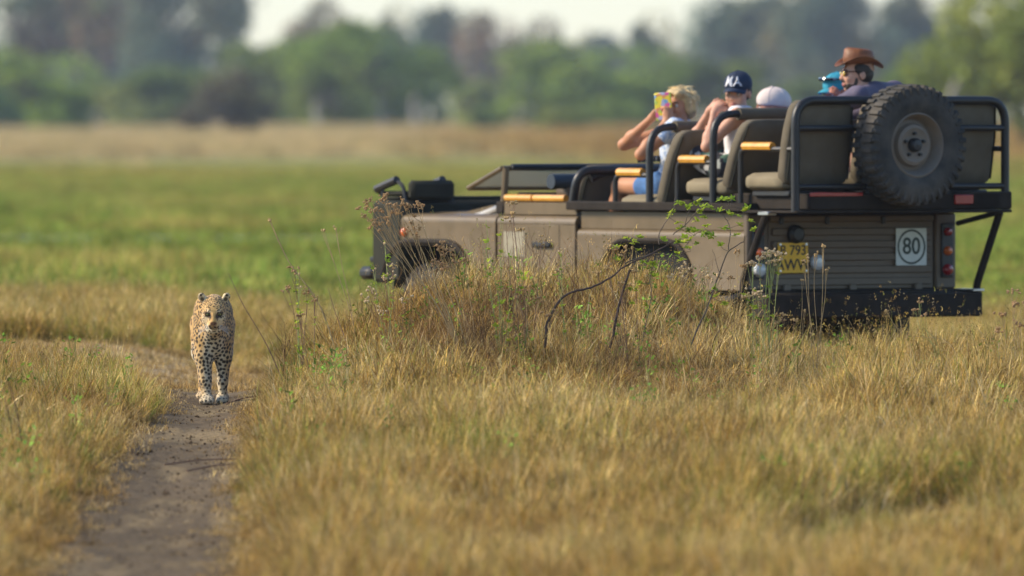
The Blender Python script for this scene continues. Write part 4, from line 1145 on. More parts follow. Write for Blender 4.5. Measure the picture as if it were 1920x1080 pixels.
# ================================================================== PEOPLE
def skinmat(name, c): 
    m = pmat(name, c, rough=.55, var=.08, scale=14, bump=.1, bscale=60, spec=.35)
    b = [n for n in m.node_tree.nodes if n.type == 'BSDF_PRINCIPLED'][0]
    b.inputs['Subsurface Weight'].default_value = .12; b.inputs['Subsurface Radius'].default_value = (.02, .008, .004); b.inputs['Subsurface Scale'].default_value = 1
    return m
skin_tan = skinmat('tanned_skin', (.50, .235, .125)); skin_pink = skinmat('pinkish_skin', (.58, .31, .21)); skin_ruddy = skinmat('ruddy_skin', (.46, .20, .14))
lip_m = pmat('lips', (.36, .12, .09), rough=.5, var=.05); eye_m = pmat('eye_white', (.6, .58, .55), rough=.2, var=.02); iris_m = pmat('dark_iris', (.03, .02, .015), rough=.15, var=.1)
hair_blonde = pmat('blonde_hair', (.58, .42, .20), rough=.6, var=.45, scale=18, bump=.9, bscale=55)
hair_brown = pmat('dark_brown_hair', (.035, .022, .014), rough=.6, var=.3, scale=18, bump=.8, bscale=70)
hair_white = pmat('white_hair', (.70, .64, .56), rough=.7, var=.15, scale=18, bump=.8, bscale=60)
denim = pmat('blue_denim', (.060, .155, .36), rough=.85, var=.25, scale=18, bump=.4, bscale=90)
whitecloth = pmat('white_cotton', (.72, .72, .76), rough=.85, var=.08, scale=10, bump=.3, bscale=50)
purple = pmat('dusky_purple_shirt', (.125, .105, .155), rough=.85, var=.15, scale=8, bump=.3, bscale=60)
navy = pmat('navy_twill', (.012, .026, .062), rough=.8, var=.15, scale=20, bump=.2, bscale=120)
teal = pmat('teal_cap_cloth', (.025, .30, .42), rough=.8, var=.15, scale=20, bump=.2, bscale=120)
creamcap = pmat('cream_cap_cloth', (.68, .58, .54), rough=.85, var=.06, scale=12, bump=.2, bscale=90)
bluecl = pmat('bright_blue_shirt', (.02, .16, .62), rough=.85, var=.1, scale=8)
leather = pmat('brown_leather', (.20, .070, .022), rough=.5, var=.3, scale=9, bump=.35, bscale=45, spec=.4)
leather_d = pmat('dark_leather_band', (.05, .02, .01), rough=.5, var=.2)
lens_y = pmat('amber_mirror_lens', (.55, .34, .03), rough=.1, var=.1, metal=.5, coat=1)
shade_m = pmat('black_frame', (.012, .012, .012), rough=.25)
def speckle(name, cols, scale, rough=.85):
    """printed cloth: hard edged cells in a few colours"""
    m, nt, out = newmat(name); N, L = nt.nodes, nt.links
    b = N.new('ShaderNodeBsdfPrincipled'); b.inputs['Roughness'].default_value = rough; L.new(b.outputs[0], out.inputs[0])
    tc = N.new('ShaderNodeTexCoord'); v = N.new('ShaderNodeTexVoronoi'); v.inputs['Scale'].default_value = scale
    nz = N.new('ShaderNodeTexNoise'); nz.inputs['Scale'].default_value = scale * .8
    ad = N.new('ShaderNodeVectorMath'); ad.operation = 'ADD'; mu = N.new('ShaderNodeVectorMath'); mu.operation = 'SCALE'; mu.inputs['Scale'].default_value = .6 / scale
    L.new(tc.outputs['Object'], nz.inputs['Vector']); L.new(nz.outputs['Color'], mu.inputs[0]); L.new(tc.outputs['Object'], ad.inputs[0]); L.new(mu.outputs[0], ad.inputs[1]); L.new(ad.outputs[0], v.inputs['Vector'])
    sp = N.new('ShaderNodeSeparateColor'); L.new(v.outputs['Color'], sp.inputs[0])
    cr = N.new('ShaderNodeValToRGB'); cr.color_ramp.interpolation = 'CONSTANT'; L.new(sp.outputs[0], cr.inputs[0])
    e = cr.color_ramp.elements
    while len(e) < len(cols): e.new(.5)
    for i, c in enumerate(cols): e[i].position = i / len(cols); e[i].color = (*c, 1)
    L.new(cr.outputs[0], b.inputs['Base Color'])
    return m
floral = speckle('floral_print_cloth', [(.012, .014, .022), (.55, .55, .56), (.015, .02, .03), (.38, .42, .40), (.02, .02, .03), (.10, .20, .14), (.02, .02, .03)], 26)
bluewhite = speckle('blue_white_print_cloth', [(.62, .70, .82), (.30, .44, .70), (.72, .76, .82), (.52, .62, .80)], 70)
lace = speckle('grey_white_print_cloth', [(.60, .58, .60), (.18, .17, .20), (.72, .70, .72), (.42, .40, .42)], 60)
casep = speckle('patterned_case', [(.80, .62, .02), (.16, .34, .58), (.85, .70, .05), (.62, .10, .30), (.40, .42, .60), (.45, .58, .08), (.80, .60, .04), (.72, .28, .12)], 42, .4)
pinkp = speckle('pink_print_bag', [(.50, .06, .13), (.05, .05, .06), (.62, .30, .36), (.04, .04, .05), (.30, .06, .12)], 24)

def loc_h(M, c, f=0, l=0, u=0): return np.asarray(c, float) + M @ np.array((f, l, u), float)
def head_prims(c, M, s=1.0, jaw=1.0, nose=1.0):
    q = lambda f, l, u: loc_h(M, c, f * s, l * s, u * s)
    P = [ell(q(-.012, 0, .035), np.array((.098, .077, .090)) * s, M), ell(q(.035, 0, -.030), np.array((.064, .060 * jaw, .078)) * s, M, k=.03),
         ell(q(.030, 0, -.072), np.array((.052, .050 * jaw, .036)) * s, M, k=.03), cap(q(.070, 0, -.098), q(.078, 0, -.092), .017 * s, .015 * s, k=.02),
         cap(q(.088, .025, .028), q(.088, -.025, .028), .012 * s, .012 * s, k=.02),
         cap(q(.092, 0, .015), q(.112, 0, -.022), .008 * s * nose, .013 * s * nose, k=.012), ell(q(.102, .011, -.026), np.array((.010, .009, .008)) * s, M, k=.008), ell(q(.102, -.011, -.026), np.array((.010, .009, .008)) * s, M, k=.008)]
    for sd_ in (1, -1):
        P += [ell(q(.066, sd_ * .040, -.022), np.array((.028, .024, .026)) * s, M, k=.02), ell(q(-.010, sd_ * .080, -.008), np.array((.020, .010, .031)) * s, rot := M, k=.008)]
        P += [dict(ell(q(.092, sd_ * .031, .008), np.array((.014, .016, .011)) * s, M, k=.014), sub=True)]
    P += [dict(ell(q(.103, 0, -.062), np.array((.012, .022, .0035)) * s, M, k=.006), sub=True)]
    return P
def face_parts(c, M, s, parent, brows=hair_brown, eyes=True):
    q = lambda f, l, u: loc_h(M, c, f * s, l * s, u * s)
    if eyes:
        for sd_ in (1, -1):
            V, F = sdf_mesh([ell(q(.078, sd_ * .031, .008), np.array((.013, .013, .013)) * s, M)], .004, .001)
            e = link('eye', mesh_np('eye', V, F, True), eye_m, parent)
            V, F = sdf_mesh([ell(q(.089, sd_ * .031, .008), np.array((.004, .006, .006)) * s, M)], .0022, .001)
            link('iris', mesh_np('iris', V, F, True), iris_m, e)
    V, F = sdf_mesh([cap(q(.094, .020, -.060), q(.102, 0, -.056), .005 * s, k=.006), cap(q(.102, 0, -.056), q(.094, -.020, -.060), .005 * s, k=.006), cap(q(.094, .018, -.066), q(.100, 0, -.068), .006 * s, k=.006), cap(q(.100, 0, -.068), q(.094, -.018, -.066), .006 * s, k=.006)], .004, .004)
    link('lips', mesh_np('lips', V, F, True), lip_m, parent)
    mb = MB()
    for sd_ in (1, -1): mb.add(*tube([q(.094, sd_ * .014, .028), q(.096, sd_ * .030, .034), q(.080, sd_ * .050, .028)], [.003, .0045, .002], 6))
    mb.build('eyebrows', brows, parent)
def unit(v): v = np.asarray(v, float); return v / np.linalg.norm(v)
def hand_prims(w, d, palm, curl=.5, spread=.25, thumb=1, s=1.0):
    """w wrist, d direction of the palm, palm = palm normal (fingers curl towards it)"""
    d = unit(d); palm = unit(np.asarray(palm, float) - np.dot(palm, d) * d); side = np.cross(d, palm)
    M = np.stack([d, side, palm], 1)
    P = [ell(w + d * .045 * s, np.array((.050, .040, .016)) * s, M, k=.012), cap(w - d * .01, w + d * .03 * s, .024 * s, .026 * s, k=.02)]
    for i, (o, ln) in enumerate(((-.029, .070), (-.010, .080), (.010, .076), (.028, .060))):
        p = w + (d * .082 + side * o * 1.0) * s; dd = unit(d + side * o * 8 * spread); r = .0092 * s
        seg = [ln * .46, ln * .30, ln * .26]; a = curl * (1 + .12 * i)
        for k_, sg_ in enumerate(seg):
            ax = unit(dd * math.cos(a) + palm * math.sin(a)) if k_ == 0 else unit(dd_ * math.cos(a) + np.cross(np.cross(dd_, palm), dd_) / (np.linalg.norm(np.cross(np.cross(dd_, palm), dd_)) + 1e-9) * math.sin(a))
            n_ = p + ax * sg_ * s; P.append(cap(p, n_, r, r * .93, k=.003)); r *= .93; p = n_; dd_ = ax
    tb = w + (d * .028 - thumb * side * .026 + palm * .006) * s; t1 = tb + unit(d * .65 - thumb * side * .75 + palm * .45) * .036 * s; t2 = t1 + unit(d * .9 - thumb * side * .2 + palm * .5 * (1 + curl)) * .030 * s
    P += [cap(tb, t1, .014 * s, .011 * s, k=.008), cap(t1, t2, .011 * s, .009 * s, k=.003)]
    return P
def foot_prims(an, d, s=1.0):
    d = unit(d); up = np.array((0, 0, 1.)); sd_ = np.cross(up, d); M = np.stack([d, sd_, up], 1)
    P = [ell(an + d * .02 - up * .045, (.055, .033, .034), M, k=.03), cap(an - up * .02, an + d * .10 - up * .060, .036, .024, k=.03), ell(an + d * .13 - up * .068, (.055, .043, .018), M, k=.03)]
    for i, o in enumerate((-.032, -.014, .002, .017, .031)):
        P.append(cap(an + d * (.165 - .008 * i) + sd_ * o - up * .072, an + d * (.19 - .010 * i) + sd_ * o - up * .074, .011 if i else .013, .009, k=.004))
    return P
def body_prims(J, s=1.0, female=False):
    """J: joints in vehicle space. continuous skin surface"""
    ch, pe, nk, hd = J['chest'], J['pelvis'], J['neck'], J['head']
    P = []
    tM = J.get('torsoM', np.eye(3)); up = unit(ch - pe)
    fr = J.get('fwd', np.array((1, 0, 0))); lf = unit(np.cross(up, fr)); M = np.stack([np.cross(lf, up), lf, up], 1)
    P += [ell(ch, (.115 * s, .165 * s, .16 * s), M, k=.05), ell((ch + pe) / 2, (.100 * s, .135 * s, .14 * s), M, k=.06), ell(pe, (.125 * s, .165 * s, .115 * s), M, k=.05)]
    P += [cap(nk - up * .05, hd - np.array((0, 0, .06)), .058 * s, .052 * s, k=.035), cap(J['shL'], J['shR'], .055 * s, .055 * s, k=.06)]
    for q in ('L', 'R'):
        if 'el' + q in J:
            P += [cap(J['sh' + q], J['el' + q], .052 * s, .040 * s, k=.035), cap(J['el' + q], J['wr' + q], .040 * s, .025 * s, k=.015),
                  ell(J['el' + q] * .72 + J['wr' + q] * .28, (.043 * s,) * 3, k=.03)]
        if 'kn' + q in J:
            P += [cap(J['hp' + q], J['kn' + q], .085 * s, .058 * s, k=.045), cap(J['kn' + q], J['an' + q], .056 * s, .036 * s, k=.02),
                  ell(J['kn' + q] * .68 + J['an' + q] * .32, (.057 * s,) * 3, k=.03)]
    return P
def grow_p(P, e):
    out = []
    for p in P:
        p = dict(p)
        if p['t'] == 'c': p['ra'] += e; p['rb'] += e
        else: p['r'] = p['r'] + e
        out.append(p)
    return out
def cloth_noise(amp, sc): return lambda P: amp * (vnoise(P[:, 0] * sc, P[:, 1] * sc, P[:, 2] * sc * .5, s=9) - .5) * 2
def person(label, skin, J, yaw, pitch=0, roll=0, hs=1.0, vox=.0085, hands=(), feet=(), extra=(), eyes=True, brows=hair_brown, s=1.0):
    M = rot_zyx(yaw, pitch, roll)
    P = body_prims(J, s) + head_prims(J['head'], M, hs) + [p for h in hands for p in h] + [p for f in feet for p in f] + list(extra)
    V, F = sdf_mesh(P, vox, .02)
    o = link('person', mesh_np('person', V, F, True), skin); o.location = tuple(V0); o.rotation_euler = (0, 0, VYAW)
    tag(o, label, 'person', 'passengers in the open vehicle')
    face_parts(J['head'], M, hs, o, brows, eyes)
    return o, M
def cloth(name, P, mat, parent, vox=.010, amp=.006, sc=22, k=.03):
    V, F = sdf_mesh(P, vox, k, cloth_noise(amp, sc)); return link(name, mesh_np(name, V, F, True), mat, parent)
A = lambda *v: np.array(v, float)
def baseball_cap(c, M, mat, parent, s=1.0, logo=None, brim=True):
    q = lambda f, l, u: loc_h(M, c, f * s, l * s, u * s)
    V, F = sdf_mesh([ell(q(-.010, 0, .062), np.array((.112, .090, .086)) * s, M), dict(ell(q(.0, 0, -.055), np.array((.20, .20, .09)) * s, M, k=.01), sub=True)], .006, .01)
    o = link('cap', mesh_np('cap', V, F, True), mat, parent)
    sm_ = MB()
    for k_ in range(3):
        th = k_ * math.pi / 3 + .2
        sm_.add(*tube([q(-.010 + .1125 * math.cos(th) * math.cos(e_), .0905 * math.sin(th) * math.cos(e_), .062 + .0865 * math.sin(e_)) for e_ in np.linspace(-.2, math.pi + .2, 22)], .0022 * s, 5))
    sm_.add(*lathe([(.147 * s, .010), (.153 * s, .008), (.155 * s, 0)], 'z', 10, tuple(np.asarray(c))))
    sm_.build('seams', mat, o)['kind'] = 'stuff'
    if brim:
        a = np.linspace(-1.15, 1.15, 15); G_ = []
        for t in a:
            for rr in (0, .5, 1):
                f = .078 + (.088 + .082 * math.cos(t) * rr * 1.15 - .088) if False else .094 * math.cos(t) + .072 * rr * math.cos(t * .75)
                l = .080 * math.sin(t) * (1 + .05 * rr); G_.append(q(f - .002, l, .048 - .020 * rr - .028 * (math.sin(t) ** 2)))
        i = np.arange(14)[:, None] * 3; j = np.arange(2)[None]; Fb = np.stack([i + j, i + 3 + j, i + 4 + j, i + 1 + j], -1).reshape(-1, 4)
        b = link('peak', mesh_np('peak', np.array(G_), Fb, True), mat, o); md = b.modifiers.new('t', 'SOLIDIFY'); md.thickness = .004
    if logo:
        lm = text_mesh(logo, .088 * s, .003)
        co = np.empty(len(lm.vertices) * 3, np.float32); lm.vertices.foreach_get('co', co); co = co.reshape(-1, 3)
        out = []
        for x_, y_, z_ in co:   # wrapped round the crown of the cap
            t = x_ / (.095 * s); rr = (.119 if z_ > 0 else .110) * s; h = .085 * s + y_
            kf = math.sqrt(max(.05, 1 - ((h / s - .062) / .088) ** 2))
            out.append(loc_h(M, c, -.010 * s + rr * kf * math.cos(t) * 1.0, -(-rr) * kf * math.sin(t) * -.80 * -1, h))
        lm.vertices.foreach_set('co', np.array(out, np.float32).ravel()); lm.update()
        link('cap_letters', lm, whitecloth, o)
    return o

# ---- 1. blonde woman holding up a phone in a bright case
h1 = A(1.13, .60, 1.925); yw = R(108)
J = dict(pelvis=A(1.20, .58, 1.37), chest=A(1.16, .58, 1.68), neck=A(1.16, .59, 1.82), head=h1, fwd=A(.75, .65, 0),
         shL=A(1.02, .73, 1.775), shR=A(1.30, .48, 1.775), hpL=A(1.22, .68, 1.345), hpR=A(1.24, .48, 1.345),
         knL=A(1.66, .72, 1.345), knR=A(1.68, .45, 1.36), anL=A(1.78, .70, .98), anR=A(1.80, .45, .98))
J['elL'] = A(1.12, .93, 1.60); J['wrL'] = A(1.05, .76, 1.83); J['elR'] = A(1.50, .80, 1.665); J['wrR'] = A(1.21, .77, 1.85)
tgt = A(1.11, .73, 1.91)
SH = A(.20, -.15, -.035)
for k_ in J:
    if k_ != 'fwd': J[k_] = J[k_] + (SH if k_[:2] not in ('kn', 'an', 'hp', 'pe') else SH * (1, 1, 0))
tgt = tgt + SH; h1 = h1 + SH; J['head'] = h1
w, M1 = person('blonde woman in a blue white shirt and denim shorts holding up a colourful phone case', skin_tan, J, yw, pitch=.05,
      hands=[hand_prims(J['wrL'], tgt + A(-.045, .01, .0) - J['wrL'], A(.8, -.3, .2), .75, .15, 1), hand_prims(J['wrR'], tgt + A(.045, 0, .0) - J['wrR'], A(-.8, -.2, .2), .75, .15, -1)],
      feet=[foot_prims(J['anL'], (1, 0, 0)), foot_prims(J['anR'], (1, 0, 0))], hs=1.0)
q = lambda f, l, u: loc_h(M1, h1, f, l, u)
cloth('hair', [ell(q(-.030, 0, .052), (.108, .098, .092), M1), ell(q(-.070, 0, -.010), (.075, .088, .085), M1), ell(q(.058, .020, .088), (.052, .070, .034), M1, k=.03), ell(q(-.02, .078, .0), (.05, .024, .06), M1), ell(q(-.02, -.078, .0), (.05, .024, .06), M1),
               dict(ell(q(.115, 0, -.02), (.075, .075, .105), M1, k=.02), sub=True)], hair_blonde, w, .007, .010, 34, .03)
hb = MB(); r_h = np.random.default_rng(4)
for _ in range(170):     # loose locks over the hair
    d_ = unit(r_h.normal(size=3) * (1, 1, .7) + (-.35, 0, .45)); 
    if d_[0] > .55 and d_[2] < .5: continue
    a_ = np.array((-.030, 0, .045)) + d_ * (.106, .096, .092); f_ = unit(np.array((.1 * r_h.normal(), .25 * np.sign(d_[1]), -.9)) - d_ * np.dot((0, 0, -.9), d_)) if d_[2] < .9 else unit(r_h.normal(size=3) * (1, 1, 0))
    b_ = a_ + f_ * .035 + d_ * .001; c_ = b_ + f_ * .022 + d_ * (-.006 + .012 * r_h.random())
    hb.add(*tube(smooth_path([q(*(a_ - d_ * .006)), q(*b_), q(*c_)], 3), [.0045] * 5 + [.002, .001], 5))
ho_ = hb.build('loose_locks', pmat('light_blonde_locks', (.70, .53, .28), rough=.6, var=.4, scale=30), w); ho_['kind'] = 'stuff'
tor = [p for p in body_prims(J)[:3]]
shirt = grow_p(tor, .014) + [cap(J['shL'], J['shR'], .066, .066, k=.06), cap(J['shL'], J['shL'] * .72 + J['elL'] * .28, .066, .064), cap(J['shR'], J['shR'] * .72 + J['elR'] * .28, .066, .064),
         dict(ell(A(1.18, .60, 1.89) + SH, (.085, .085, .07), k=.02), sub=True)]
cloth('blouse', shirt, bluewhite, w)
cloth('shorts', [ell(J['pelvis'], (.145, .18, .11), k=.05), cap(J['hpL'], J['hpL'] * .62 + J['knL'] * .38, .098, .086), cap(J['hpR'], J['hpR'] * .62 + J['knR'] * .38, .098, .086)], denim, w)
ph = rbox(-.006, .006, -.050, .050, -.078, .078, b=.005)
o = MB().add(*ph).build('phone_in_case', casep); Mw = Matrix.Translation(tuple(V0)) @ Matrix.Rotation(VYAW, 4, 'Z') @ Matrix.Translation(tuple(A(1.115, .745, 1.925) + SH)) @ Matrix.Rotation(R(125), 4, 'Z') @ Matrix.Rotation(.08, 4, 'X')
o.matrix_world = Mw; o.scale = (1.2, 1.2, 1.2); tag(o, 'yellow and multicoloured patterned phone case held up by the blonde woman', 'phone')
# ---- 2. young passenger in a navy cap, hand over the mouth, knees drawn up
h2 = A(.46, .60, 1.985); yw = R(124)
J = dict(pelvis=A(.46, .58, 1.49), chest=A(.45, .58, 1.76), neck=A(.46, .59, 1.875), head=h2, fwd=A(.5, .85, 0),
         shL=A(.33, .70, 1.835), shR=A(.61, .53, 1.835), hpL=A(.46, .70, 1.47), hpR=A(.52, .50, 1.47),
         knL=A(.78, .78, 1.60), knR=A(.90, .62, 1.60), anL=A(.86, .80, 1.31), anR=A(1.06, .70, 1.31))
J['elR'] = A(.80, .74, 1.655); J['wrR'] = A(.585, .74, 1.875); J['elL'] = A(.46, .86, 1.63); J['wrL'] = A(.485, .775, 1.86)
SH = A(.13, -.10, -.01)
for k_ in J:
    if k_ != 'fwd': J[k_] = J[k_] + SH
h2 = h2 + SH; J['head'] = h2
w, M2 = person('young passenger in a navy cap and white top with one hand over the mouth', skin_pink, J, yw, pitch=.10,
      hands=[hand_prims(J['wrR'], h2 + A(-.015, .13, -.05) - J['wrR'], A(-.4, -.7, .2), .45, .1, -1, .95), hand_prims(J['wrL'], h2 + A(.04, .12, -.06) - J['wrL'], A(.3, -.8, .2), .8, .1, 1, .95)],
      feet=[foot_prims(J['anL'], (.9, .25, 0)), foot_prims(J['anR'], (.9, .25, 0))], s=.93)
cloth('hair', [ell(loc_h(M2, h2, -.03, 0, .02), (.085, .085, .085), M2), dict(ell(loc_h(M2, h2, .12, 0, -.02), (.11, .10, .13), M2, k=.01), sub=True)], hair_brown, w, .008, .003)
baseball_cap(h2, M2, navy, w, 1.04, 'MA')
shirt = grow_p(body_prims(J, .93)[:3], .012) + [cap(J['shL'] * .8 + J['neck'] * .2, J['shR'] * .8 + J['neck'] * .2, .060, .060, k=.05), dict(ell(A(.48, .60, 1.93) + SH, (.08, .08, .07), k=.02), sub=True)]
cloth('sleeveless_top', shirt, whitecloth, w)
cloth('printed_trousers', [ell(J['pelvis'], (.145, .17, .12), k=.05), cap(J['hpL'], J['knL'], .095, .078), cap(J['hpR'], J['knR'], .095, .078), cap(J['knL'], J['knL'] * .45 + J['anL'] * .55, .076, .070), cap(J['knR'], J['knR'] * .5 + J['anR'] * .5, .076, .070)], floral, w, .010, .010, 18)
# ---- 3. passenger in a cream cap, mostly hidden
h3 = A(1.05, -.12, 1.865); yw = R(52)
J = dict(pelvis=A(1.15, -.1, 1.38), chest=A(1.08, -.1, 1.66), neck=A(1.06, -.1, 1.79), head=h3, fwd=A(.8, .6, 0), shL=A(.98, .06, 1.745), shR=A(1.18, -.26, 1.745),
         hpL=A(1.2, 0, 1.36), hpR=A(1.22, -.2, 1.36), knL=A(1.62, .0, 1.35), knR=A(1.62, -.2, 1.35), anL=A(1.75, 0, 1.0), anR=A(1.75, -.2, 1.0),
         elL=A(1.05, .20, 1.52), wrL=A(1.25, .12, 1.44), elR=A(1.30, -.34, 1.52), wrR=A(1.45, -.2, 1.44))
w, M3 = person('passenger in a plain cream cap sitting behind the one in the navy cap', skin_ruddy, J, yw, pitch=-.05, vox=.011,
      hands=[hand_prims(J['wrL'], A(1, -.2, -.1), A(0, 0, -1), .4), hand_prims(J['wrR'], A(1, .2, -.1), A(0, 0, -1), .4, thumb=-1)])
baseball_cap(h3 + A(0, 0, .0), M3, creamcap, w, 1.06, None, False)
cloth('shirt', grow_p(body_prims(J)[:3], .014) + [cap(J['shL'], J['shR'], .068, .068, k=.06), cap(J['shL'], J['elL'], .064, .054), cap(J['shR'], J['elR'], .064, .054)], bluecl, w)
# ---- 4. passenger in a teal cap with goggles on it
h4 = A(.36, -.16, 1.975); yw = R(100)
J = dict(pelvis=A(.42, -.12, 1.49), chest=A(.36, -.12, 1.74), neck=A(.32, -.13, 1.88), head=h4, fwd=A(.6, .8, 0), shL=A(.22, .02, 1.84), shR=A(.46, -.26, 1.84),
         hpL=A(.46, 0, 1.47), hpR=A(.48, -.2, 1.47), knL=A(.86, .0, 1.45), knR=A(.88, -.2, 1.45), anL=A(.96, 0, 1.25), anR=A(.96, -.2, 1.25),
         elL=A(.20, .14, 1.66), wrL=A(.10, .02, 1.90), elR=A(.62, -.30, 1.66), wrR=A(.75, -.15, 1.56))
w, M4 = person('passenger in a teal cap with dark goggles, left of the man in the hat', skin_ruddy, J, yw, pitch=.12, vox=.011,
      hands=[hand_prims(J['wrL'], A(-.3, .3, .9), A(.6, .5, .1), .6), hand_prims(J['wrR'], A(.9, .2, -.1), A(0, 0, -1), .4, thumb=-1)])
c4 = baseball_cap(h4, M4, teal, w, .98)
mb = MB(); mb.add(*tube([loc_h(M4, h4, .125 * math.cos(t) - .02, .100 * math.sin(t), .098 + .012 * math.cos(t)) for t in np.linspace(-1.3, 1.3, 15)], [.010] * 4 + [.024] * 3 + [.018] + [.024] * 3 + [.010] * 4, 8, flat=.5))
g4 = mb.build('goggles', shade_m, w)
mb = MB(); mb.add(*tube([loc_h(M4, h4, .132 * math.cos(t) - .02, .107 * math.sin(t), .100 + .012 * math.cos(t)) for t in np.linspace(-.75, .75, 9)], .013, 6)); mb.build('goggle_lens', pmat('goggle_lens_glass', (.10, .16, .22), rough=.08, coat=1), g4)
cloth('shirt', grow_p(body_prims(J)[:3], .014) + [cap(J['shL'], J['shR'], .068, .068, k=.06), cap(J['shL'], J['elL'], .064, .054), cap(J['shR'], J['elR'], .064, .054)], bluecl, w)
# ---- 5. bearded man in a brown leather hat
h5 = A(-.14, .04, 2.105); yw = R(70)
J = dict(pelvis=A(-.25, -.05, 1.50), chest=A(-.20, -.10, 1.84), neck=A(-.18, -.03, 2.005), head=h5, fwd=A(.6, .8, 0), shL=A(-.31, .16, 1.955), shR=A(-.10, -.30, 1.99),
         hpL=A(-.2, .05, 1.49), hpR=A(-.18, -.18, 1.49), knL=A(.16, .05, 1.52), knR=A(.18, -.2, 1.52), anL=A(.20, .05, 1.36), anR=A(.22, -.2, 1.36),
         elL=A(-.14, .40, 1.82), wrL=A(.04, .24, 1.91), elR=A(.20, -.12, 1.80), wrR=A(.10, .12, 1.90))
w, M5 = person('bearded man in a brown leather hat and sunglasses behind the spare wheel', skin_pink, J, yw, pitch=.04, s=1.06, hs=1.04, eyes=False,
      hands=[hand_prims(J['wrL'], A(.5, -.4, .2), A(0, 0, -1), .4), hand_prims(J['wrR'], A(-.5, .4, .1), A(0, 0, -1), .4, thumb=-1)])
q = lambda f, l, u: loc_h(M5, h5, f, l, u)
cloth('hair', [ell(q(-.030, 0, .000), (.082, .084, .075), M5), ell(q(-.005, .068, .040), (.055, .022, .034), M5), ell(q(-.005, -.068, .040), (.055, .022, .034), M5), dict(ell(q(.100, 0, -.02), (.078, .12, .16), M5, k=.008), sub=True)], hair_brown, w, .007, .003)
cloth('beard', [ell(q(.040, 0, -.072), (.062, .062, .050), M5, k=.02), ell(q(.030, .055, -.035), (.020, .014, .040), M5), ell(q(.030, -.055, -.035), (.020, .014, .040), M5), cap(q(.102, .022, -.045), q(.108, 0, -.042), .006), cap(q(.108, 0, -.042), q(.102, -.022, -.045), .006),
                dict(ell(q(.110, 0, -.058), (.022, .020, .012), M5, k=.005), sub=True)], hair_brown, w, .006, .002, 60, .012)
# hat: pinched crown, brim curled up at the sides, dipping front and back
pr = MB(); n = 40; rows = []
prof = [(.062, -.004), (.088, -.002), (.094, .012), (.092, .05), (.084, .088), (.066, .100), (.030, .090), (.0, .080)]
HP = []
for (r, z) in prof:
    for i in range(n):
        t = i * 2 * np.pi / n; cr = math.cos(t); sr = math.sin(t)
        pinch = 1 - .22 * (z > .08) * (cr > .2) * abs(cr)
        zz = z + (.012 * cr * (z > .05)) - (.028 * (r < .05) * 1)
        HP.append(q((r * 1.16 * cr) - .012, r * 1.0 * sr * pinch, .072 + zz))
i = np.arange(len(prof) - 1)[:, None] * n; j = np.arange(n)[None]; j2 = (j + 1) % n
Fh = np.stack([i + j, i + j2, i + n + j2, i + n + j], -1).reshape(-1, 4)
hat = link('hat', mesh_np('hat', np.array(HP), Fh, True), leather, w); md = hat.modifiers.new('t', 'SOLIDIFY'); md.thickness = .004
HP = []
for rr in np.linspace(0, 1, 7):
    for i in range(n):
        t = i * 2 * np.pi / n; cr, sr = math.cos(t), math.sin(t)
        f = (.108 + .056 * rr) * cr; l = (.094 + .066 * rr) * sr
        z = .072 + .052 * rr ** 1.6 * sr * sr - .016 * rr * max(cr, 0) ** 2 - .040 * rr * max(-cr, 0) ** 1.3
        HP.append(q(f - .012, l * (1 - .12 * rr * sr * sr), z))
i = np.arange(6)[:, None] * n
Fh = np.stack([i + j, i + j2, i + n + j2, i + n + j], -1).reshape(-1, 4)
br = link('brim', mesh_np('brim', np.array(HP), Fh, True), leather, hat); md = br.modifiers.new('t', 'SOLIDIFY'); md.thickness = .005
mb = MB(); mb.add(*tube([q(.112 * math.cos(t) - .012, .098 * math.sin(t), .084) for t in np.linspace(0, 2 * np.pi, 33)], .008, 6, flat=.4)); mb.build('hat_band', leather_d, hat)
mb = MB()
for s in (1, -1):
    mb.add(*tube([q(.095, s * .052, .022), q(.04, s * .082, .020), q(-.01, s * .088, .012)], .0035, 6))
mb.add(*tube([q(.112, .012, .020), q(.116, 0, .022), q(.112, -.012, .020)], .003, 6)).add(*tube([q(.112, .010, .024), q(.100, .052, .024)], .004, 6)).add(*tube([q(.112, -.010, .024), q(.100, -.052, .024)], .004, 6))
sg_ = mb.build('sunglasses', shade_m, w)
for s in (1, -1):
    V, F = sdf_mesh([ell(q(.106, s * .032, .008), (.005, .025, .020), M5)], .003, .002); link('lens', mesh_np('lens', V, F, True), lens_y, sg_)
cloth('shirt', grow_p(body_prims(J, 1.06)[:3], .016) + [cap(J['shL'], J['shR'], .072, .072, k=.06), cap(J['shL'], J['elL'], .068, .056), cap(J['shR'], J['elR'], .068, .056), cap(J['elL'], J['elL'] * .6 + J['wrL'] * .4, .056, .05), cap(J['chest'] + A(0, 0, .08), J['neck'] + A(-.02, -.02, -.02), .09, .07, k=.05)], purple, w)
# ---- loose things carried in the vehicle
def vthing(o, x, y, z, rz=0):
    p = V0 + VH * x + VL * y + np.array((0, 0, z)); o.location = tuple(p); o.rotation_euler = (0, 0, VYAW + rz); return o
V, F = sdf_mesh([ell((0, 0, .08), (.16, .30, .10)), ell((.05, .2, .12), (.12, .14, .08))], .012, .05, cloth_noise(.012, 14))
tag(vthing(link('patterned_bag', mesh_np('patterned_bag', V, F, True), pinkp), 1.62, -.12, 1.32), 'pink and black patterned bag lying beyond the front armrest', 'bag')
bn = vthing(empty('binoculars'), 1.44, .62, 1.535, .6); tag(bn, 'black binoculars hanging in front of the blonde woman', 'binoculars')
for s in (1, -1): MB().add(*lathe([(-.06, .0), (-.06, .022), (-.02, .020), (.03, .026), (.07, .028), (.07, 0)], 'x', 14, (0, s * .032, 0))).build('barrel', shade_m, bn)
MB().add(*rbox(-.03, .03, -.02, .02, -.008, .012, b=.004)).build('bridge', shade_m, bn)

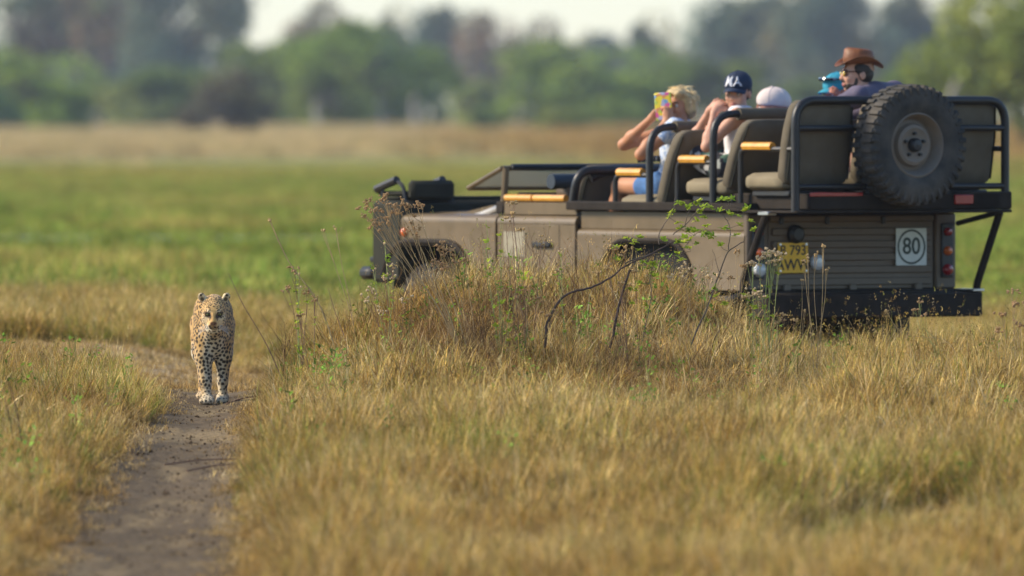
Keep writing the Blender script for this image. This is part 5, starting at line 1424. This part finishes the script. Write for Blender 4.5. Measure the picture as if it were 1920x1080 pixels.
# ================================================================== LEOPARD
# own frame: +X to the right of the picture, -Y towards the camera, Z up
def leopard():
    yaw = rot_zyx()
    P = []
    E = lambda c, r, k=None, M=None, sub=False: ell(c, r, M, k, sub)
    # trunk, deep chest narrowing to the belly
    P += [E((-.002, .10, .43), (.108, .16, .155), .05), E((0, .02, .395), (.088, .10, .135), .05), E((-.010, .30, .46), (.108, .20, .135), .06), E((-.02, .55, .455), (.103, .22, .125), .06), E((-.03, .78, .47), (.105, .18, .125), .06), E((-.035, .95, .47), (.095, .14, .120), .05)]
    P += [E((-.068, .07, .52), (.058, .10, .10), .04), E((.070, .09, .51), (.056, .10, .10), .04), cap((-.01, .06, .565), (-.012, .26, .56), .050, .060, .05)]
    # neck
    P += [cap((0, .06, .49), (.008, -.07, .51), .098, .078, .05), cap((.002, .02, .38), (.008, -.10, .44), .075, .055, .05)]
    # front legs: the picture-left one is forward
    P += [cap((-.062, .02, .40), (-.058, -.02, .27), .064, .054, .04), cap((-.058, -.02, .27), (-.044, -.055, .13), .053, .039, .03), cap((-.046, -.055, .13), (-.034, -.07, .045), .034, .031, .02),
          E((-.034, -.105, .026), (.050, .062, .028), .025)]
    P += [cap((.068, .06, .40), (.067, .05, .27), .062, .050, .04), cap((.067, .05, .27), (.060, .04, .13), .049, .035, .03), cap((.064, .02, .13), (.060, .03, .05), .030, .028, .02),
          E((.060, .00, .026), (.042, .058, .028), .025)]
    for cx, cy, w in ((-.034, -.158, 1.15), (.060, -.048, .95)):
        for o in (-.030, -.010, .011, .030): P.append(E((cx + o * w, cy + abs(o) * .4, .020), (.0125 * w, .020, .017), .010))
    # hind legs
    for sx, fy in ((-1, .12), (1, -.12)):
        cx = -.03 + sx * .070
        P += [cap((cx, .92, .44), (cx + sx * .01, .80 + fy * .4, .28), .078, .055, .05), cap((cx + sx * .01, .80 + fy * .4, .28), (cx + sx * .005, .98 + fy, .17), .045, .028, .03), cap((cx + sx * .005, .98 + fy, .17), (cx, .92 + fy, .045), .026, .027, .02), E((cx, .88 + fy, .024), (.042, .062, .025), .02)]
    # tail
    tl = smooth_path([(-.035, 1.05, .50), (-.03, 1.2, .40), (-.01, 1.32, .25), (.02, 1.42, .16), (.03, 1.55, .20)], 4)
    for a, b_ in zip(tl[:-1], tl[1:]): P.append(cap(a, b_, .024, .022, .02))
    # head
    hc = np.array((.012, -.15, .545)); M = rot_zyx(R(-90), .44, 0)       # forward = -Y, tilted down
    q = lambda f, l, u: hc + M @ np.array((f, l, u))                     # l: left of the animal = right of the picture
    P += [ell(q(-.02, 0, .012), (.088, .077, .066), M, .04), ell(q(.03, 0, -.005), (.060, .062, .052), M, .03), ell(q(.085, 0, -.038), (.052, .042, .036), M, .03),
          ell(q(.060, .046, -.028), (.035, .030, .036), M, .03), ell(q(.060, -.046, -.028), (.035, .030, .036), M, .03),
          cap(q(.050, 0, .030), q(.122, 0, -.014), .027, .019, .02), ell(q(.118, .018, -.040), (.024, .020, .020), M, .010), ell(q(.118, -.018, -.040), (.024, .020, .020), M, .010),
          ell(q(.088, 0, -.072), (.038, .026, .018), M, .015), cap(q(.052, .034, .036), q(.075, .028, .030), .015, .012, .02), cap(q(.052, -.034, .036), q(.075, -.028, .030), .015, .012, .02)]
    for s in (1, -1):
        P += [dict(ell(q(.088, s * .036, .012), (.016, .014, .009), M, .010), sub=True)]
        P += [dict(ell(q(.132, s * .006, -.024), (.006, .004, .004), M, .004), sub=True)]
        P += [dict(cap(q(.136, s * .001, -.040), q(.126, s * .030, -.066), .0022, .0022, .004), sub=True)] if False else []
        e0 = q(-.030, s * .066, .050); e1 = q(-.030, s * .088, .074)
        P += [ell((e0 + e1) / 2 + M @ np.array((-.004, s * .002, .004)), (.016, .024, .026), M @ np.array(Matrix.Rotation(-s * .5, 3, 'X')), .012), dict(ell((e0 + e1) / 2 + M @ np.array((.018, s * .006, .003)), (.016, .016, .019), M, .006), sub=True)]
    P += [dict(cap(q(.130, .020, -.060), q(.138, 0, -.054), .0030, k=.004), sub=True), dict(cap(q(.138, 0, -.054), q(.130, -.020, -.060), .0030, k=.004), sub=True)]
    for p_ in P:
        if p_['t'] == 'c' and p_.get('sub'): pass
    V, F = sdf_mesh(P, .0042, .02, lambda X: .0012 * (vnoise(X[:, 0] * 160, X[:, 1] * 60, X[:, 2] * 60, s=4) - .5) * 2)
    # ---------------- coat colours (the animal's own pattern), per vertex
    n = len(V)
    tan, gold, whitec, dk = np.array((.50, .325, .145)), np.array((.44, .255, .085)), np.array((.66, .60, .50)), np.array((.022, .016, .012))
    C = np.tile(tan, (n, 1)) * (.88 + .24 * fbm(V[:, 0] * 30, V[:, 1] * 30, V[:, 2] * 30, s=7))[:, None]
    def mixc(c, w): 
        nonlocal C
        w = np.clip(w, 0, 1)[:, None]; C = C * (1 - w) + np.array(c) * w
    hl = (V - hc) @ M                                                    # head coordinates f, l, u
    head = sstep(.135, .115, np.linalg.norm(hl - (.02, 0, -.005), axis=1))
    nh = 1 - head
    mixc(whitec, nh * sstep(.44, .34, V[:, 2]) * sstep(.085, .045, np.abs(V[:, 0] - .012)) * sstep(.2, .1, V[:, 1]))    # chest
    mixc(whitec, nh * sstep(.36, .31, V[:, 2]) * (V[:, 1] > .15) * (V[:, 1] < .85) * .9)                                # belly
    leg = nh * sstep(.34, .28, V[:, 2]) * (V[:, 1] < .15)
    mixc(whitec, leg * sstep(.03, .0, np.abs(V[:, 0] - .012) - np.interp(V[:, 2], [0, .3], [.018, .035])) * .9)
    mixc((.60, .50, .36), leg * .35); mixc(whitec, nh * sstep(.07, .03, V[:, 2]) * .55)
    # face
    f, l, u = hl.T; al = np.abs(l)
    mixc(gold, .8 * head * sstep(.020, .012, al) * sstep(.060, .085, f) * sstep(-.045, -.03, u) * .8)                            # bridge of the nose
    mixc((.54, .36, .17), head * .5); mixc(whitec, head * sstep(.030, .050, al) * (f > .03) * (u < .005) * .45)
    mixc(whitec, head * sstep(-.040, -.050, u) * (f > .03)); mixc(whitec, head * np.exp(-((al - .026) / .014) ** 2 - ((u + .044) / .012) ** 2) * (f > .08) * .9)
    mixc(whitec, head * np.exp(-((al - .034) / .014) ** 2 - ((u - .034) / .007) ** 2) * (f > .04) * .8); mixc(whitec, head * np.exp(-((al - .038) / .013) ** 2 - ((u + .008) / .006) ** 2) * (f > .04) * .6)
    ear = np.max([sstep(.036, .026, np.linalg.norm(hl - (-.034, s * .079, .064), axis=1)) for s in (1, -1)], 0)
    mixc((.62, .53, .38), ear); mixc((.10, .075, .05), ear * (f > -.028) * sstep(.02, .008, np.minimum(np.linalg.norm(hl[:, 1:] - (.074, .056), axis=1), np.linalg.norm(hl[:, 1:] - (-.074, .056), axis=1))))
    # spots: solid on legs, chest, neck and face; rosettes on back and flanks
    r_ = np.random.default_rng(77); order = r_.permutation(n)
    def size_at(p, hd):
        if hd: return .0042 + .0018 * r_.random(), .0108
        if p[2] < .10: return .0060, .0175
        if p[1] < .16 and p[2] < .44: return .0085 + .0022 * r_.random(), .0205
        if p[2] > .545 or p[1] < .16: return .0070 + .002 * r_.random(), .0165
        return .0200, .042
    cell = {}; spots = []
    for i_ in order[:60000]:
        p = V[i_]; hd = head[i_] > .5
        if hd and ((hl[i_][0] > .066 and abs(hl[i_][1]) < .020) or (hl[i_][0] > .092) or ear[i_] > .3): continue
        r, dmin = size_at(p, hd); key = tuple((p // .045).astype(int)); ok = True
        for a in (-1, 0, 1):
            for b_ in (-1, 0, 1):
                for c_ in (-1, 0, 1):
                    for (pp, rr, dd) in cell.get((key[0] + a, key[1] + b_, key[2] + c_), ()):
                        if abs(pp[0] - p[0]) < .06 and np.sum((pp - p) ** 2) < ((dmin + dd) / 2) ** 2: ok = False; break
                    if not ok: break
                if not ok: break
            if not ok: break
        if ok: cell.setdefault(key, []).append((p, r, dmin)); spots.append((p, r, dmin))
    W = np.zeros(n); Wi = np.zeros(n)
    for (p, r, dmin) in spots:
        ax = unit(np.array((1.0, .2, .0)) + r_.normal(size=3) * .5) if dmin < .03 else unit(r_.normal(size=3))
        m = np.where(np.abs(V - p).max(1) < r * 2.2)[0]; d = V[m] - p
        al_ = d @ ax; perp = np.linalg.norm(d - al_[:, None] * ax, axis=1); st = 1.35
        dist = np.sqrt((al_ / st) ** 2 + perp ** 2) * (1 + .5 * (vnoise(V[m][:, 0] * 220, V[m][:, 1] * 220, V[m][:, 2] * 220, s=8) - .5))
        if r < .015: W[m] = np.maximum(W[m], sstep(r * 1.12, r * .72, dist))
        else:
            ring = np.exp(-((dist - r * .72) / (r * .24)) ** 2) * sstep(.30, .5, vnoise(V[m][:, 0] * 75, V[m][:, 1] * 75, V[m][:, 2] * 75, s=12) + .1)
            W[m] = np.maximum(W[m], sstep(.3, .6, ring)); Wi[m] = np.maximum(Wi[m], sstep(r * .75, r * .4, dist))
    mixc((.40, .22, .08), Wi * .7); mixc(dk, W * .96)
    # eye rims, mouth line, whisker rows
    for s in (1, -1):
        de = np.sqrt(((l - s * .035) / 1.5) ** 2 + (u - .012) ** 2); mixc(dk, head * (f > .05) * np.exp(-((de - .0110) / .0052) ** 2)); 
        mixc(dk, head * (f > .05) * np.exp(-((l - s * (.020 + .25 * (.012 - u))) / .004) ** 2) * (u < .012) * (u > -.012) * .8)
        for rw in (-.036, -.043, -.050): mixc((.10, .06, .04), head * (f > .095) * np.exp(-((u - rw) / .0016) ** 2) * sstep(.010, .014, al) * sstep(.040, .032, al) * .7)
    mixc(dk, head * (f > .09) * np.exp(-((u + .058 + .25 * al) / .0035) ** 2) * (al < .034)); mixc(dk, head * (f > .11) * np.exp(-(l / .0022) ** 2) * (u > -.058) * (u < -.034))
    mixc((.10, .035, .028), head * (f > .095) * sstep(1.25, .85, np.sqrt((l / .020) ** 2 + ((u + .022) / .0135) ** 2)) * .95)
    fur = pmat('leopard_fur', (1, 1, 1), rough=.85, var=.10, scale=90, bump=.5, bscale=260, spec=.15, vcol=True, sheen=.25)
    C = C * np.array((1.12, 1.06, .88)) * (1 + .20 * head)[:, None]
    root = link('leopard', mesh_np('leopard', V, F, True, colors=np.clip(C, .01, .9)), fur)
    tag(root, 'spotted leopard walking along the dirt track towards the viewer with its head low', 'leopard')
    em = pmat('leopard_eye', (.30, .31, .10), rough=.12, var=.1, coat=.6)
    for s in (1, -1):
        V, F = sdf_mesh([ell(q(.072, s * .036, .011), (.0145, .0135, .0105), M)], .003, .001); e = link('eye', mesh_np('eye', V, F, True), em, root)
        V, F = sdf_mesh([ell(q(.0855, s * .0355, .011), (.0028, .0042, .0046), M)], .0014, .001); link('pupil', mesh_np('pupil', V, F, True), iris_m, e)
        V, F = sdf_mesh([cap(q(.080, s * .022, .0195), q(.078, s * .050, .018), .0048)], .0025, .001); link('eyelid', mesh_np('eyelid', V, F, True), pmat('eyelid_fur', (.10, .065, .035), rough=.9), root)
    wm_ = pmat('whisker', (.75, .73, .70), rough=.5, var=.02); mb = MB()
    for s in (1, -1):
        for k_ in range(7):
            a0 = q(.112, s * .032, -.038 - .0035 * k_); mb.add(*tube(smooth_path([a0, q(.115, s * (.065 + .004 * k_), -.048 - .008 * k_), q(.095, s * (.098 + .004 * (k_ % 3)), -.068 - .012 * k_)], 4), [.0006] * 8 + [.0003], 4))
    o = mb.build('whiskers', wm_, root); o['kind'] = 'stuff'
    return root
lp = leopard()
lx, ly = (399 - 960) / F_PX * 68.2, 68.2
lp.location = (lx, ly, float(terrain(lx, ly - .05)) + .006); lp.rotation_euler = (0, 0, R(-.1)); lp.scale = (.94, 1.03, 1.045)

# ================================================================== SHRUB AND WEEDS AROUND THE MOUND
twig_m = pmat('grey_twig_bark', (.115, .088, .068), rough=.85, var=.3, scale=25, bump=.5, bscale=90)
twig_d = pmat('dark_twig_bark', (.060, .040, .032), rough=.85, var=.3, scale=25, bump=.5, bscale=90)
dry_m = pmat('dry_stem', (.38, .27, .13), rough=.85, var=.25, scale=25)
drydk_m = pmat('dark_dry_stem', (.20, .115, .075), rough=.85, var=.25, scale=25)
grn_m = pmat('green_stem', (.26, .30, .10), rough=.8, var=.25, scale=25)
head_m = pmat('dry_seed_head', (.50, .34, .15), rough=.9, var=.35, scale=60)
headp_m = pmat('pale_seed_head', (.62, .46, .26), rough=.9, var=.3, scale=60)
headb_m = pmat('brown_seed_head', (.42, .26, .12), rough=.9, var=.35, scale=60)
leaf_green = leafmat('fresh_leaves', .4, var=.22)
rp = random.Random(12); D0 = 66.8
def leaf_mesh(name, ln, wd, c, fold=.25, seed=0):
    """one leaf of three leaflets from a common stalk"""
    r_ = np.random.default_rng(seed); V, F = [], []; n = 5
    for i in range(n):
        t = i / (n - 1); w = wd * math.sin(math.pi * min(.97, t * .93 + .05)) ** .8 / 2; z = -.18 * ln * t * t
        V += [(-w, ln * t, z + w * fold), (0, ln * t, z), (w, ln * t, z + w * fold)]
    for i in range(n - 1):
        for j in range(2): F.append((i * 3 + j, i * 3 + j + 1, i * 3 + j + 4, i * 3 + j + 3))
    V0_ = np.array(V); F0_ = np.array(F); V, F = [], []
    for k_, (az_, sc_) in enumerate(((0, 1.0), (.95, .8), (-.95, .8))):
        V.append(V0_ * sc_ @ np.array(Euler((.25 * (k_ > 0), .0, az_)).to_matrix()).T); F.append(F0_ + k_ * len(V0_))
    V = np.concatenate(V); F = np.concatenate(F)
    cc = np.tile(np.array(c), (len(V), 1)) * np.tile(np.linspace(.85, 1.15, len(V0_)), 3)[:, None]
    me = mesh_np(name, np.array(V), np.array(F), True, colors=cc); me.materials.append(leaf_green); return me
LEAVES = [leaf_mesh('leaf', .027, .015, (.42, .52, .055), seed=1), leaf_mesh('leaf', .023, .012, (.50, .58, .07), seed=2), leaf_mesh('leaf', .030, .012, (.27, .40, .045), seed=3), leaf_mesh('leaf', .020, .010, (.48, .54, .08), seed=4)]
def P3(x, y, dz=0.0): return px(x, y, D0 + dz)
def put_leaf(pos, parent, az=None, el=None, s=1.0, k=None):
    o = link('leaf', LEAVES[rp.randrange(len(LEAVES)) if k is None else k], None, parent)
    o.location = tuple(pos); o.rotation_euler = (rp.uniform(-.3, 1.2) if el is None else el, rp.uniform(-.6, .6), rp.uniform(0, 6.28) if az is None else az); s *= rp.uniform(1.0, 1.6); o.scale = (s, s, s); return o
sh = empty('leafy_shrub', tuple(P3(1150, 700))); tag(sh, 'thin grey branched shrub with fresh green leaves on the mound in front of the vehicle', 'shrub')
org = np.array(sh.location)
stems = {
    'a': ([(1022, 700, 0), (1024, 640, 0), (1032, 600, .02), (1052, 563, .0), (1078, 547, -.02), (1110, 537, 0), (1140, 520, .03), (1170, 495, .02), (1200, 478, 0), (1236, 458, -.02), (1262, 440, 0)], .0085, .0040, twig_d),
    'a2': ([(1172, 494, .02), (1205, 483, .05), (1235, 478, .06), (1275, 483, .05), (1300, 478, .04)], .0045, .0018, twig_m),
    'a3': ([(1236, 458, -.02), (1240, 435, -.03), (1255, 415, -.03), (1268, 392, -.02), (1272, 375, 0)], .0035, .0014, twig_m),
    'a4': ([(1262, 440, 0), (1285, 425, .02), (1310, 400, .03), (1330, 388, .02), (1360, 392, 0), (1400, 398, 0)], .0032, .0012, twig_m),
    'a5': ([(1285, 425, .02), (1292, 405, 0), (1300, 385, -.02), (1312, 374, -.02)], .0024, .001, twig_m),
    'a6': ([(1200, 478, 0), (1190, 462, -.03), (1182, 448, -.04), (1170, 445, -.04)], .0024, .001, twig_m),
    'a7': ([(1275, 483, .05), (1290, 460, .04), (1310, 440, .04), (1330, 437, .04), (1345, 445, .03)], .0022, .001, twig_m),
    'b': ([(1141, 760, .02), (1144, 700, .02), (1150, 640, .02), (1158, 592, .0), (1168, 550, .0), (1183, 503, -.01)], .0095, .0065, twig_d),
    'c': ([(1262, 780, -.03), (1272, 730, -.03), (1290, 670, -.02), (1310, 615, 0), (1325, 583, .01), (1350, 512, .01), (1366, 468, 0), (1394, 448, 0)], .0070, .0028, twig_m),
    'c2': ([(1366, 468, 0), (1372, 435, 0), (1362, 408, .01), (1345, 400, .01)], .0030, .0012, twig_m),
    'c3': ([(1350, 512, .01), (1345, 490, .03), (1340, 470, .03)], .0022, .001, twig_m),
    'd': ([(1280, 750, .05), (1330, 665, .05), (1352, 620, .04)], .0045, .002, twig_m),
    'e': ([(1205, 640, -.05), (1222, 560, -.04), (1222, 520, -.04), (1224, 495, -.04)], .0028, .0014, twig_m)}
nodes = []
for k_, (pp, ra, rb, m_) in stems.items():
    Q = smooth_path([P3(*p) for p in pp], 5); Q = Q + np.cumsum(np.random.default_rng(len(k_)).normal(size=Q.shape) * .0024, 0)
    MB().add(*tube(Q - org, np.linspace(ra, rb, len(Q)), 7)).build('branch', m_, sh); nodes.append(Q[len(Q) // 3:])
nodes = np.concatenate(nodes)
cl = [(840,115),(820,150),(890,30),(915,50),(965,85),(1010,50),(1045,30),(1080,90),(1130,85),(1190,100),(1215,20),(1260,20),(1290,8),(1280,135),(1325,135),(1405,100),(1420,180),(1445,250),(1355,205),(1325,285),(1225,235),(1090,155),(1035,115),(1020,185),(1090,215),(1060,250),(880,190),(900,230),(960,250),(1000,260),(940,300),(970,320),(1060,290),(1100,290),(1150,290),(880,340),(930,340),(1020,350),(960,390),(910,470),(880,420),(780,320),(600,300),(590,390),(550,340),(500,310),(430,370),(430,470),(620,490),(690,500),(690,560),(700,600),(600,650),(570,690),(520,690),(550,800),(650,810),(1205,360),(1160,680),(1175,740),(1240,800),(1455,830),(1390,740)]
tw = MB()
for zx, zy in cl:
    p = P3(1050 + zx / 4, 370 + zy / 4, rp.uniform(-.06, .06)); a = nodes[np.argmin(np.linalg.norm(nodes - p, axis=1))]
    if np.linalg.norm(a - p) < .22:
        mid = (a + p) / 2 + np.array((rp.uniform(-.012, .012), 0, rp.uniform(-.012, .008))); tw.add(*tube(smooth_path([a - org, mid - org, p - org], 3), .0012, 4))
    else:
        b0 = p + np.array((rp.uniform(-.02, .02), .0, -.16)); tw.add(*tube([b0 - org, p - org], .0012, 4))
    for q_ in range(rp.choice((3, 4, 4, 5)) if len(cl) < 65 else 4):
        put_leaf(p - org + np.array([rp.uniform(-.008, .008) for _ in range(3)]), sh, s=1.0)
o = tw.build('fine_twigs', twig_m, sh); o['kind'] = 'stuff'

def seed_head(mbx, c, n, sp, r=.0052):
    for _ in range(n):
        p = c + np.array((rp.gauss(0, sp), rp.gauss(0, sp), rp.gauss(0, sp * .7))); rr = r * rp.uniform(.5, 1.3)
        V, F = rbox(p[0] - rr, p[0] + rr, p[1] - rr, p[1] + rr, p[2] - rr, p[2] + rr, b=rr * .55); mbx.add(V, F)
def weed(name, label, base, heads, sm, hm_, r=.0022, dz=0.0, n=12, sp=.014, bush=4, leaves=0, cat='weed', bend=.3, grp='dry weeds standing above the grass'):
    """branching stalk from one root; every head is a spray of stalklets ending in small seed balls"""
    r *= 1.2; o = empty(name, tuple(P3(*base, dz))); o.location.z = min(o.location.z, float(terrain(o.location.x, o.location.y)) - .01); org_ = np.array(o.location); tag(o, label, cat, grp); S, H = MB(), MB()
    for hx, hy in heads:
        a = np.array((rp.gauss(0, .022), rp.gauss(0, .02), 0)); e = P3(hx, hy, dz + rp.uniform(-.08, .08)) - org_
        m1 = a + (e - a) * .4 + np.array(((e[0]) * -.08 * bend + rp.uniform(-.014, .014), 0, abs(e[2]) * .06 * bend))
        Q = smooth_path([a, m1, a + (e - a) * .75 + np.array((rp.uniform(-.008, .008), 0, 0)), e], 5)
        S.add(*tube(Q, np.linspace(r, r * .4, len(Q)), 5))
        for k_ in range(bush):
            s0 = Q[rp.randrange(len(Q) * 6 // 10, len(Q) - 1)]; e2 = e + np.array((rp.gauss(0, sp * 2.2), rp.gauss(0, sp * 2), rp.gauss(0, sp * 1.3)))
            S.add(*tube(smooth_path([s0, (s0 + e2) / 2 + np.array((0, 0, -.008)), e2], 3), r * .4, 4)); seed_head(H, e2, n // 2, sp * .5)
        seed_head(H, e, n, sp)
        for k_ in range(leaves):
            put_leaf(Q[rp.randrange(2, len(Q))], o, s=.9)
    st = S.build('stalk', sm, o); 
    if H.n: h_ = H.build('seed_heads', hm_, o, smooth=False); h_['kind'] = 'stuff'
    return o
weed('dry_weed', 'large dry weed leaning left with round brown seed balls in front of the bonnet corner', (886, 640), [(698, 392), (716, 376), (740, 398), (722, 410), (704, 420), (756, 384), (782, 388), (690, 380), (770, 432)], dry_m, headb_m, .0028, -.05, 16, .018, 4)
weed('dry_weed', 'dry weed with crumpled pinkish brown heads before the front wheel', (900, 650), [(828, 462), (842, 470), (818, 490), (835, 500), (872, 488)], dry_m, headb_m, .0024, .05, 12, .014, 4)
weed('dry_weed', 'fine dry weed with small heads in front of the door sticker', (985, 640), [(948, 408), (962, 400), (955, 382), (1015, 452), (978, 430)], drydk_m, head_m, .0018, 0, 8, .010, 3)
weed('dry_weed', 'dark stemmed dry weed with tiny heads left of the rear wheel', (1182, 640), [(1150, 462), (1172, 470), (1188, 505), (1140, 500), (1120, 512), (1163, 530)], drydk_m, head_m, .0018, -.03, 9, .012, 4)
weed('dry_weed', 'short tawny weed with upright heads in front of the rear wheel', (1290, 660), [(1300, 500), (1316, 510), (1330, 520), (1284, 508), (1345, 515), (1262, 518)], dry_m, headp_m, .0020, .02, 8, .010, 4)
weed('flowering_weed', 'green stemmed weed with a broad pale seed cluster before the number plate', (1434, 660), [(1440, 478), (1424, 484), (1452, 472), (1460, 476), (1410, 494), (1446, 490)], grn_m, headp_m, .0026, 0, 16, .010, 4, leaves=3, bend=.1)
weed('dry_weed', 'slender bare weed with a forked top before the reversing lamp', (1534, 690), [(1528, 478), (1545, 462), (1514, 482), (1550, 505), (1508, 490)], dry_m, head_m, .0022, 0, 5, .006, 3, bend=.1)
weed('dry_weed', 'thin weed with dry pods beside the vehicle corner', (1388, 650), [(1384, 470), (1392, 500), (1370, 520), (1378, 545)], dry_m, headb_m, .0018, .04, 7, .008, 3)
weed('flowering_weed', 'small weed with a pale head low before the rear bumper', (1420, 650), [(1412, 545), (1420, 552), (1402, 556)], grn_m, headp_m, .0018, -.04, 10, .010, 3, leaves=3)
weed('dry_stalk', 'long bent brown stalk leaning left over the green field', (655, 705), [(505, 412)], dry_m, head_m, .0040, .05, 4, .006, 2, bend=1.2, cat='stalk')
weed('dry_stalk', 'faint pale stalk between the leaning stalk and the vehicle', (672, 650), [(630, 428), (608, 432)], dry_m, head_m, .0026, .9, 3, .006, 2, cat='stalk')
weed('dry_stalk', 'thin dark stick rising left of the mound beside the track', (545, 700), [(428, 512)], drydk_m, headb_m, .0032, .6, 0, .006, 0, cat='stalk')
weed('dry_stalk', 'upright brown stick in front of the green field left of the mound', (664, 690), [(615, 540)], drydk_m, headb_m, .0030, 0, 0, .006, 0, cat='stalk')
weed('dry_weed', 'bushy brown weed at the left foot of the mound', (580, 710), [(540, 540), (552, 505), (575, 545), (590, 560), (560, 590)], drydk_m, headb_m, .0024, .1, 7, .010, 4, leaves=3)
weed('green_weed', 'grey green leafy weed left of the mound', (568, 680), [(556, 512), (562, 540)], grn_m, headp_m, .0028, .1, 3, .006, 2, leaves=10)
weed('dry_weed', 'tangled dry weed with curled tops before the front bumper', (740, 680), [(700, 545), (690, 560), (722, 520), (735, 498), (715, 585), (760, 560)], drydk_m, headp_m, .0020, -.05, 6, .010, 4, leaves=4)
weed('green_weed', 'sparse light green weed before the front bumper', (725, 650), [(722, 455), (700, 505), (737, 520)], grn_m, headp_m, .0022, .25, 2, .006, 2, leaves=8)
weed('green_weed', 'leafy pale green weed in front of the front door', (945, 660), [(940, 398), (912, 412), (912, 455), (940, 470), (956, 482), (975, 500), (935, 528), (905, 460), (985, 515)], grn_m, headp_m, .0018, .03, 0, .006, 1, leaves=8, bend=.6)
weed('green_weed', 'single green leafy sprig left of the rear wheel arch', (1062, 640), [(1052, 470), (1048, 505)], grn_m, headp_m, .0022, .02, 3, .006, 2, leaves=7)
weed('dry_weed', 'crooked weed with a drooping nodding head at the right below the speed sign', (1764, 690), [(1722, 566), (1735, 590), (1716, 580)], grn_m, headb_m, .0018, 0, 7, .006, 2, bend=3.0)
weed('dry_weed', 'tangled wiry weed at the right edge', (1895, 720), [(1908, 570), (1880, 590), (1915, 610), (1870, 620), (1900, 545)], dry_m, headb_m, .0018, 0, 8, .010, 5)
weed('dry_stalk', 'arching straw stem crossing the dark bumper', (1800, 690), [(1660, 582)], dry_m, head_m, .0016, 0, 3, .005, 1, bend=4, cat='stalk')
weed('dry_weed', 'low brown weed on the mound crest left of the leaning shrub stem', (1000, 690), [(985, 540), (1010, 560), (968, 556), (1030, 590)], dry_m, headb_m, .0020, .05, 7, .010, 4)
weed('dry_weed', 'low weed with seed balls right of the shrub', (1480, 700), [(1470, 590), (1488, 600), (1458, 605)], drydk_m, head_m, .0018, 0, 6, .010, 3)
weed('dry_stalk', 'pair of thin sticks before the lower tailgate', (1498, 700), [(1503, 525), (1508, 582)], dry_m, head_m, .0018, .03, 3, .004, 1, cat='stalk')
def twig(name, label, pts_, r, m_, D):
    K = [px(x_, y_, D + dz_) for x_, y_, dz_ in pts_]; K[0][2] = min(K[0][2], float(terrain(K[0][0], K[0][1])) - .02); Q = smooth_path(K, 6); c = Q[0].copy(); o = MB().add(*tube(Q - c, np.linspace(r, r * .4, len(Q)), 6)).build(name, m_, None, loc=tuple(c)); tag(o, label, 'twig', 'twigs in the left grass and on the track'); return o
twig('twig', 'dark twig rising from the grass at the left edge', [(48, 828, 0), (30, 765, 0), (8, 700, 0)], .0045, twig_d, 60)
twig('twig', 'short dark side twig at the left edge', [(34, 780, 0), (12, 760, 0), (-8, 742, 0)], .0030, twig_d, 60)
twig('twig', 'blurred brown twig standing left of the track', [(165, 940, 0), (150, 900, 0), (148, 850, 0), (150, 800, 0)], .0030, twig_d, 54)
twig('twig', 'blurred bent twig beside the upright one left of the track', [(160, 925, 0), (135, 870, 0), (112, 790, 0)], .0025, twig_d, 54)
for lab, x0, y0_, x1, y1_, D_ in (('long thin stick lying across the track below the leopard', 308, 822, 452, 812, 60.5), ('reddish stick lying across the track just below the long one', 350, 830, 458, 822, 59.9), ('short stick on the track at the right foot of the leopard', 425, 746, 492, 741, 67.6)):
    a = px(x0, y0_, D_); b_ = px(x1, y1_, D_ + .15); a[2] = float(terrain(a[0], a[1])) + .03; b_[2] = float(terrain(b_[0], b_[1])) + .035
    m_ = (a + b_) / 2 + (0, .02, .01); Q = smooth_path([a, m_, b_], 6); o = MB().add(*tube(Q - a, np.linspace(.005, .003, len(Q)), 6)).build('stick', drydk_m, None, loc=tuple(a)); tag(o, lab, 'stick', 'sticks lying on the track')
